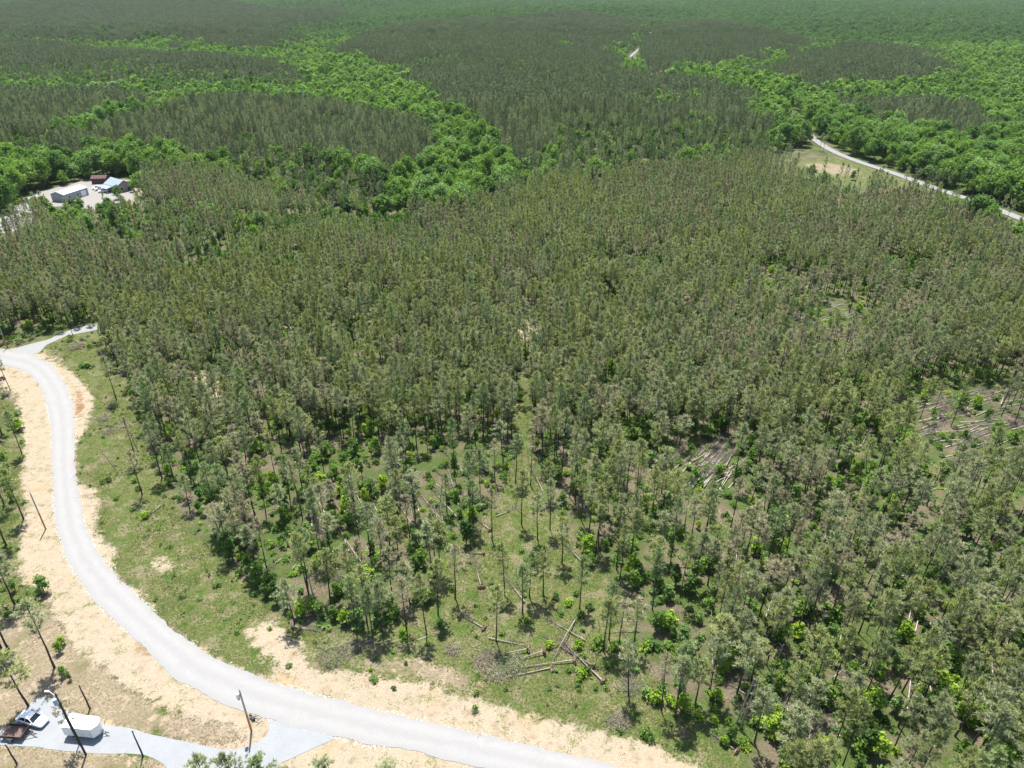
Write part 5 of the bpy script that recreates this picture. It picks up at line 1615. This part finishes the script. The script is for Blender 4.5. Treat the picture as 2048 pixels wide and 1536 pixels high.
sdoor = piece('side_door', tr, 'white_paint', lambda m: m.box((hl - .75, -W / 2 - .012, 1.42), (.82, .022, 1.6)))
piece('handle', sdoor, 'dark_metal', lambda m: m.box((hl - .42, -W / 2 - .035, 1.35), (.06, .03, .16)))
piece('coupler', tr, 'dark_metal', lambda m: m.box((hl + 1.45, 0, .52), (.3, .14, .12)))
piece('jack', tr, 'steel_grey', lambda m: (m.tube([(hl + 1.1, 0, .05), (hl + 1.1, 0, .95)], .035, 8), m.box((hl + 1.1, 0, .06), (.16, .16, .03))))
piece('stone_guard', tr, 'trim', lambda m: m.box((hl + .56, 0, .85), (.02, .5, .55)))
piece('roof_vent', tr, 'trim', lambda m: m.box((-.4, 0, 2.49), (.38, .38, .06)))

# brown open utility trailer: +x towards its tongue
A_, D_, B_, C_ = [np.array(at(*p, 1.0)) for p in ((-2, 1471), (40, 1476), (17, 1448), (60, 1449))]
ctr = (A_ + B_ + C_ + D_) / 4
ang = math.atan2(*((D_ + C_) - (A_ + B_))[::-1])
L, W = float(np.hypot(*((D_ + C_) - (A_ + B_)))) / 2, float(np.hypot(*((B_ + C_) - (A_ + D_)))) / 2
W = min(max(W, 1.7), 2.1)
ut = empty('utility_trailer', (ctr[0], ctr[1], .03), ang, 'dark brown open utility trailer with rusty boards parked by the car', 'trailer')
hl, hw = L / 2, W / 2
for i in range(9):
    yy = -hw + W * (i + .5) / 9
    piece('floor_plank', ut, 'rust_floor', lambda m: m.box((0, yy, .58), (L - .06, W / 9 - .018, .04)))
piece('chassis', ut, 'dark_brown', lambda m: [m.box((0, s * (hw - .03), .5), (L, .06, .10)) for s in (-1, 1)] + [m.box((xx, 0, .5), (.06, W - .13, .08)) for xx in (-hl + .05, -.5, .5, hl - .05)])
for s in (-1, 1):
    piece('side_panel', ut, 'dark_brown', lambda m: m.box((0, s * hw, .80), (L, .035, .42)))
    piece('top_rail', ut, 'dark_brown', lambda m: m.box((0, s * hw, 1.05), (L + .06, .06, .06)))
    for xx in (-hl, 0, hl): piece('rail_post', ut, 'dark_brown', lambda m: m.box((xx, s * (hw + .045), .8), (.05, .045, .52)))
    piece('fender', ut, 'dark_brown', lambda m: m.box((0, s * (hw + .16), .72), (.95, .24, .03)))
    wheel(ut, -.05, s * (hw + .16), .32, .19)
    piece('tongue_beam', ut, 'dark_brown', lambda m: m.tube([(hl - .2, s * .6, .5), (hl + 1.35, 0, .5)], .055, 6))
    piece('tail_light', ut, 'red_lens', lambda m: m.box((-hl - .04, s * (hw - .1), .5), (.03, .16, .07)))
piece('front_panel', ut, 'dark_brown', lambda m: (m.box((hl, 0, .8), (.035, W - .05, .42)), m.box((hl, 0, 1.05), (.06, W, .06))))
gate = piece('tailgate', ut, 'dark_brown', lambda m: (m.box((-hl, 0, 1.05), (.05, W, .06)), m.box((-hl, 0, .64), (.05, W, .05)), [m.box((-hl, yy, .85), (.03, .03, .4)) for yy in np.linspace(-hw + .2, hw - .2, 5)]))
piece('coupler', ut, 'dark_metal', lambda m: m.box((hl + 1.45, 0, .52), (.3, .13, .12)))
piece('jack', ut, 'dark_metal', lambda m: m.tube([(hl + .95, .15, .04), (hl + .95, .15, .9)], .035, 8))

def car(loc, ang, label, cat='car', name='parked_car', paint='white_paint', pickup=False, group=None, S=1.0):
    e = empty(name, loc, ang, label, cat, group)
    e.scale = (S, S, S)
    X = [-2.30, -2.2, -1.7, -.9, 0, .8, 1.4, 2.0, 2.3, 2.38]
    HW = [.70, .82, .88, .90, .90, .90, .88, .84, .72, .55]
    ZT = [.70, .92, .98, .96, .95, .96, .94, .84, .70, .60]
    ZB = [.42, .32, .24, .22, .22, .22, .22, .26, .34, .40]
    if pickup: ZT = [.98, 1.05, 1.06, 1.06, 1.06, 1.08, 1.06, .98, .80, .70]
    m = MB()
    ring = []
    for x, hw_, zt, zb in zip(X, HW, ZT, ZB):
        q = [(-.55, 0), (-.93, .12), (-1, .45), (-.97, .80), (-.80, .97), (-.4, 1.02), (.4, 1.02), (.80, .97), (.97, .80), (1, .45), (.93, .12), (.55, 0)]
        ring.append([(x, hw_ * a, zb + (zt - zb) * b) for a, b in q])
    V = np.array(ring).reshape(-1, 3)
    n, k = len(X), 12
    i = np.arange(n - 1)[:, None] * k
    j = np.arange(k)[None, :]
    F = np.stack([i + j, i + (j + 1) % k, i + k + (j + 1) % k, i + k + j], -1).reshape(-1, 4)
    m.add(V, F)
    m.add(V[:k], np.stack([np.zeros(k - 2, int), np.arange(1, k - 1), np.arange(2, k)], -1)[:, ::-1])
    m.add(V[-k:], np.stack([np.zeros(k - 2, int), np.arange(1, k - 1), np.arange(2, k)], -1))
    obj('body', m.mesh('car_body', [M[paint]], True), e)
    zb = .96 if not pickup else 1.06
    zr = zb + .50
    rx0, rx1, bx0, bx1 = (-1.05, .35, -1.75, 1.05) if not pickup else (-.45, .50, -.65, 1.1)
    def quad(m_, pts):
        m_.add(np.array(pts), np.array([[0, 1, 2, 3]]))
    m = MB()                                              # roof and pillars
    m.prism([(rx0, -.60), (rx1, -.60), (rx1 + .06, 0), (rx1, .60), (rx0, .60), (rx0 - .06, 0)], zr - .04, zr + .02)
    for s in (-1, 1):
        for p, q in (((bx0, s * .80, zb - .04), (rx0, s * .60, zr - .03)), ((bx1, s * .80, zb - .04), (rx1, s * .60, zr - .03)), (((bx0 + bx1) / 2, s * .82, zb - .04), ((rx0 + rx1) / 2, s * .61, zr - .03))):
            m.tube([p, q], .045, 6)
    obj('roof', m.mesh('car_roof', [M[paint]]), e)
    for nm, pts in (('windshield', [(bx1, -.76, zb), (bx1, .76, zb), (rx1, .56, zr - .04), (rx1, -.56, zr - .04)]), ('rear_window', [(bx0, .76, zb), (bx0, -.76, zb), (rx0, -.56, zr - .04), (rx0, .56, zr - .04)]),
                    ('side_window', [(bx0, -.80, zb), (bx1, -.80, zb), (rx1, -.60, zr - .04), (rx0, -.60, zr - .04)]), ('side_window', [(bx1, .80, zb), (bx0, .80, zb), (rx0, .60, zr - .04), (rx1, .60, zr - .04)])):
        m = MB()
        quad(m, pts)
        obj(nm, m.mesh(nm, [M['glass']]), e)
    for s in (-1, 1):
        piece('headlight', e, 'clear_lens', lambda m_: m_.box((2.27, s * .60, .62 if not pickup else .72), (.14, .26, .12)))
        piece('tail_light', e, 'red_lens', lambda m_: m_.box((-2.27, s * .64, .74 if not pickup else .9), (.1, .22, .13)))
        piece('mirror', e, paint, lambda m_: m_.box((bx1 - .15, s * .98, zb + .06), (.12, .18, .12)))
        for xx in (-1.42, 1.42): wheel(e, xx, s * .82, .33, .2)
    if pickup:
        piece('cargo_bed', e, 'dark_metal', lambda m_: m_.box((-1.45, 0, 1.085), (1.4, 1.45, .02)))
    return e
p1, p2 = np.array(at(57, 1430, 1.4)), np.array(at(80, 1440, .95))
ang = math.atan2(*(p2 - p1)[::-1])
dv = np.array([math.cos(ang), math.sin(ang)])
c0 = p2 - dv * 1.55
car((c0[0], c0[1], .03), ang, 'white car parked behind the brown trailer on the gravel driveway')

# small wheeled machine lying by the pole
x, y = at(503, 1436)
mc = empty('hand_cultivator', (x, y, .02), R(-35), 'small black wheeled tool with T-shaped handle lying beside the pole', 'garden tool')
m = MB()
m.tube([(0, -.12, .38), (0, .12, .38)], [.38, .38], 16)
wh = obj('wheel', m.mesh('tool_wheel', [M['rubber']]), mc)
piece('hub', wh, 'clear_lens', lambda m_: m_.tube([(0, -.15, .38), (0, .15, .38)], .15, 12))
piece('engine', mc, 'dark_metal', lambda m_: (m_.box((.45, 0, .35), (.55, .42, .4)), m_.box((.45, 0, .6), (.3, .25, .14))))
piece('handle', mc, 'dark_metal', lambda m_: (m_.tube([(.6, 0, .45), (1.5, .25, .5)], .045, 6), m_.tube([(1.42, -.32, .5), (1.58, .8, .5)], .05, 6)))
piece('tine_bar', mc, 'dark_metal', lambda m_: m_.tube([(.3, .3, .2), (.85, .75, .3)], .06, 6))

# ------------------------------------------------------------------ the metal buildings in the trees
M['roof_metal'] = principled('pale_blue_metal_roof', (.235, .275, .31), .45, .2)
M['wall_grey'] = principled('pale_grey_siding', (.27, .28, .285), .6)
M['wall_beige'] = principled('beige_siding', (.30, .265, .235), .7)
M['roof_light'] = principled('light_metal_roof', (.31, .36, .38), .4, .2)
M['barn_red'] = principled('dark_red_boards', (.075, .028, .024), .8, noise=2, var=.3)
M['black_trim'] = principled('black_trim', (.03, .03, .032), .6)
M['white_wall'] = principled('white_panel', (.74, .75, .76), .5)
def gable(name, ctr, ang, L, W, he, hr, wall, roof, label, cat, over=.4, trim='black_trim', windows=(), doors=()):
    e = empty(name, (ctr[0], ctr[1], float(hgt(*ctr)) - .1), ang, label, cat)
    hl, hw = L / 2, W / 2
    m = MB()
    m.prism([(-hl, -hw), (hl, -hw), (hl, hw), (-hl, hw)], 0, he)
    for x in (-hl, hl):
        m.add([(x, -hw, he), (x, hw, he), (x, 0, hr)], np.array([[0, 1, 2]]))
    obj('walls', m.mesh(name + '_walls', [M[wall]]), e)
    sl = (hr - he) / hw
    for s in (-1, 1):
        m = MB()
        y1 = s * (hw + over)
        z1 = he - sl * over
        V = [(-hl - over, 0, hr + .04), (hl + over, 0, hr + .04), (hl + over, y1, z1 + .04), (-hl - over, y1, z1 + .04)]
        V += [(a, b, c + .10) for a, b, c in V]
        m.add(V, np.array([[0, 1, 2, 3], [4, 7, 6, 5], [0, 4, 5, 1], [1, 5, 6, 2], [2, 6, 7, 3], [3, 7, 4, 0]]))
        r_ = obj('roof_slope', m.mesh(name + '_roof', [M[roof]]), e)
        m = MB()
        for k in range(int(L / 1.0) + 1):
            xx = -hl - over + .2 + k * (L + 2 * over - .4) / int(L / 1.0)
            m.tube([(xx, s * .05, hr + .15 - sl * .05), (xx, y1 * .995, z1 + .155)], .035, 3)
        q = obj('roof_ribs', m.mesh(name + '_ribs', [M[roof]]), r_)
        q['kind'] = 'stuff'
    for x in (-hl - over, hl + over):
        m = MB()
        for s in (-1, 1): m.tube([(x, 0, hr + .1), (x, s * (hw + over), he - sl * over + .1)], .10, 4)
        obj('gable_trim', m.mesh(name + '_trim', [M[trim]]), e)
    for side, u, z, w_, h_ in windows:
        m, g = MB(), MB()
        if side in ('L', 'R'):
            x = hl + .03 if side == 'R' else -hl - .03
            m.box((x, u, z), (.06, w_ + .2, h_ + .2))
            g.box((x + (.02 if side == 'R' else -.02), u, z), (.06, w_, h_))
        else:
            y = -hw - .03
            m.box((u, y, z), (w_ + .2, .06, h_ + .2))
            g.box((u, y - .02, z), (w_, .06, h_))
        f = obj('window', m.mesh('window_frame', [M['white_wall']]), e)
        obj('pane', g.mesh('window_pane', [M['glass']]), f)
    for side, u, w_, h_, mat in doors:
        m = MB()
        if side == 'R': m.box((hl + .03, u, h_ / 2), (.08, w_, h_))
        else: m.box((u, -hw - .03, h_ / 2), (w_, .08, h_))
        d_ = obj('door', m.mesh('door', [M[mat]]), e)
        m = MB()
        if side == 'R': m.box((hl + .09, u + w_ * .35, 1.0), (.05, .1, .1))
        else: m.box((u + w_ * .35, -hw - .09, 1.0), (.1, .05, .1))
        obj('handle', m.mesh('door_handle', [M['steel_grey']]), d_)
    return e
E1, E2 = np.array(at(122, 393, 3.6)), np.array(at(169, 378, 3.6))
R1, R2 = np.array(at(112, 385, 5.0)), np.array(at(159.5, 369, 5.0))
ang = math.atan2(*(E2 - E1)[::-1])
Wd = 2 * abs(np.dot((R1 + R2) / 2 - (E1 + E2) / 2, [-math.sin(ang), math.cos(ang)]))
Ld = float(np.hypot(*(E2 - E1)))
ctr = (R1 + R2) / 2
gable('metal_building', ctr, ang, Ld, min(Wd, 14), 3.7, 5.0, 'wall_grey', 'roof_metal', 'long metal building with pale blue-grey gable roof among the trees', 'building', .25, 'white_wall',
      [('F', -Ld * .3, 2.0, 1.2, 1.0), ('F', Ld * .05, 2.0, 1.2, 1.0)], [('F', Ld * .3, 3.0, 3.0, 'white_wall'), ('R', 0, 3.2, 3.0, 'white_wall')])
G0 = np.array(at(243, 387)); G1 = np.array(at(261.5, 383))
ga = math.atan2(*(G1 - G0)[::-1])                  # along the gable wall
Wd = max(8.0, min(10.5, float(np.hypot(*(G1 - G0)))))
ang = ga - R(90)
dv = np.array([math.cos(ang), math.sin(ang)])
gc = (G0 + G1) / 2
ctr = gc - dv * 6.0
gable('metal_roofed_house', ctr, ang, 12, Wd, 3.3, 5.6, 'wall_beige', 'roof_light', 'beige house with light metal roof and dark-trimmed gable', 'house', .5, 'black_trim',
      [('R', -Wd * .22, 1.8, 1.5, 1.3), ('F', -3, 1.8, 1.2, 1.1), ('F', 1.0, 1.8, 1.2, 1.1)], [('R', Wd * .25, 1.2, 2.2, 'black_trim')])
house = bpy.data.objects['metal_roofed_house']
m = MB()
V = [(-5.5, -Wd / 2 - .52, 2.95), (2.5, -Wd / 2 - .52, 2.95), (2.5, -Wd / 2 - 3.8, 2.35), (-5.5, -Wd / 2 - 3.8, 2.35)]
V += [(a, b, c - .1) for a, b, c in V]
m.add(V, np.array([[0, 3, 2, 1], [4, 5, 6, 7], [0, 1, 5, 4], [1, 2, 6, 5], [2, 3, 7, 6], [3, 0, 4, 7]]))
obj('porch_roof', m.mesh('porch_roof', [M['roof_metal']]), house)
for xx in (-5.3, -1.5, 2.3):
    piece('porch_post', house, 'white_wall', lambda m_: m_.box((xx, -Wd / 2 - 3.6, 1.15), (.14, .14, 2.3)))
b0 = at(203, 367)
gable('red_barn', b0, R(8), 7.5, 5, 2.8, 4.0, 'barn_red', 'barn_red', 'dark red barn at the tree edge behind the house', 'barn', .2, 'black_trim', [], [('F', 0, 2.4, 2.4, 'black_trim')])
x, y = at(214.5, 364)
wc = empty('white_shed', (x, y, float(hgt(x, y)) - .05), R(10), 'small white shed beside the dark red barn', 'shed')
piece('walls', wc, 'white_wall', lambda m_: m_.box((0, 0, 1.2), (2.2, 2.2, 2.4)))
piece('roof', wc, 'roof_metal', lambda m_: m_.box((0, 0, 2.46), (2.5, 2.5, .12)))
piece('door', wc, 'black_trim', lambda m_: m_.box((0, -1.13, 1.0), (.9, .06, 1.9)))
for (px_, py_), aa, lab, pk in (((201, 382), R(-150), 'white pickup truck parked nearest the porch of the house', True), ((208, 386), R(-155), 'white car parked beside the pickup in the pale yard', False), ((196, 379.5), R(-150), 'white car parked at the left of the pickup in the yard', False)):
    x, y = at(px_, py_)
    car((x, y, float(hgt(x, y)) + .05), aa, lab, 'pickup' if pk else 'car', 'pickup_truck' if pk else 'parked_car', 'white_paint', pk, None, 1.1)

# ------------------------------------------------------------------ haze over the whole place
g = NG('thin_haze')
pv = g.n('ShaderNodeVolumePrincipled')
pv.inputs['Color'].default_value = (.82, .92, .95, 1)
pv.inputs['Density'].default_value = HAZE
pv.inputs['Anisotropy'].default_value = .2
g.l(pv.outputs[0], g.out.inputs['Volume'])
m = MB()
zlo, zhi = float(HG.min()) - 3, max(CAM_H + 6, float(HG.max()) + 25)
m.box((0, 3250, (zlo + zhi) / 2), (14600, 8600, zhi - zlo))
tag(obj('haze', m.mesh('haze', [g.m])), kind='stuff', label='thin summer haze in the air')
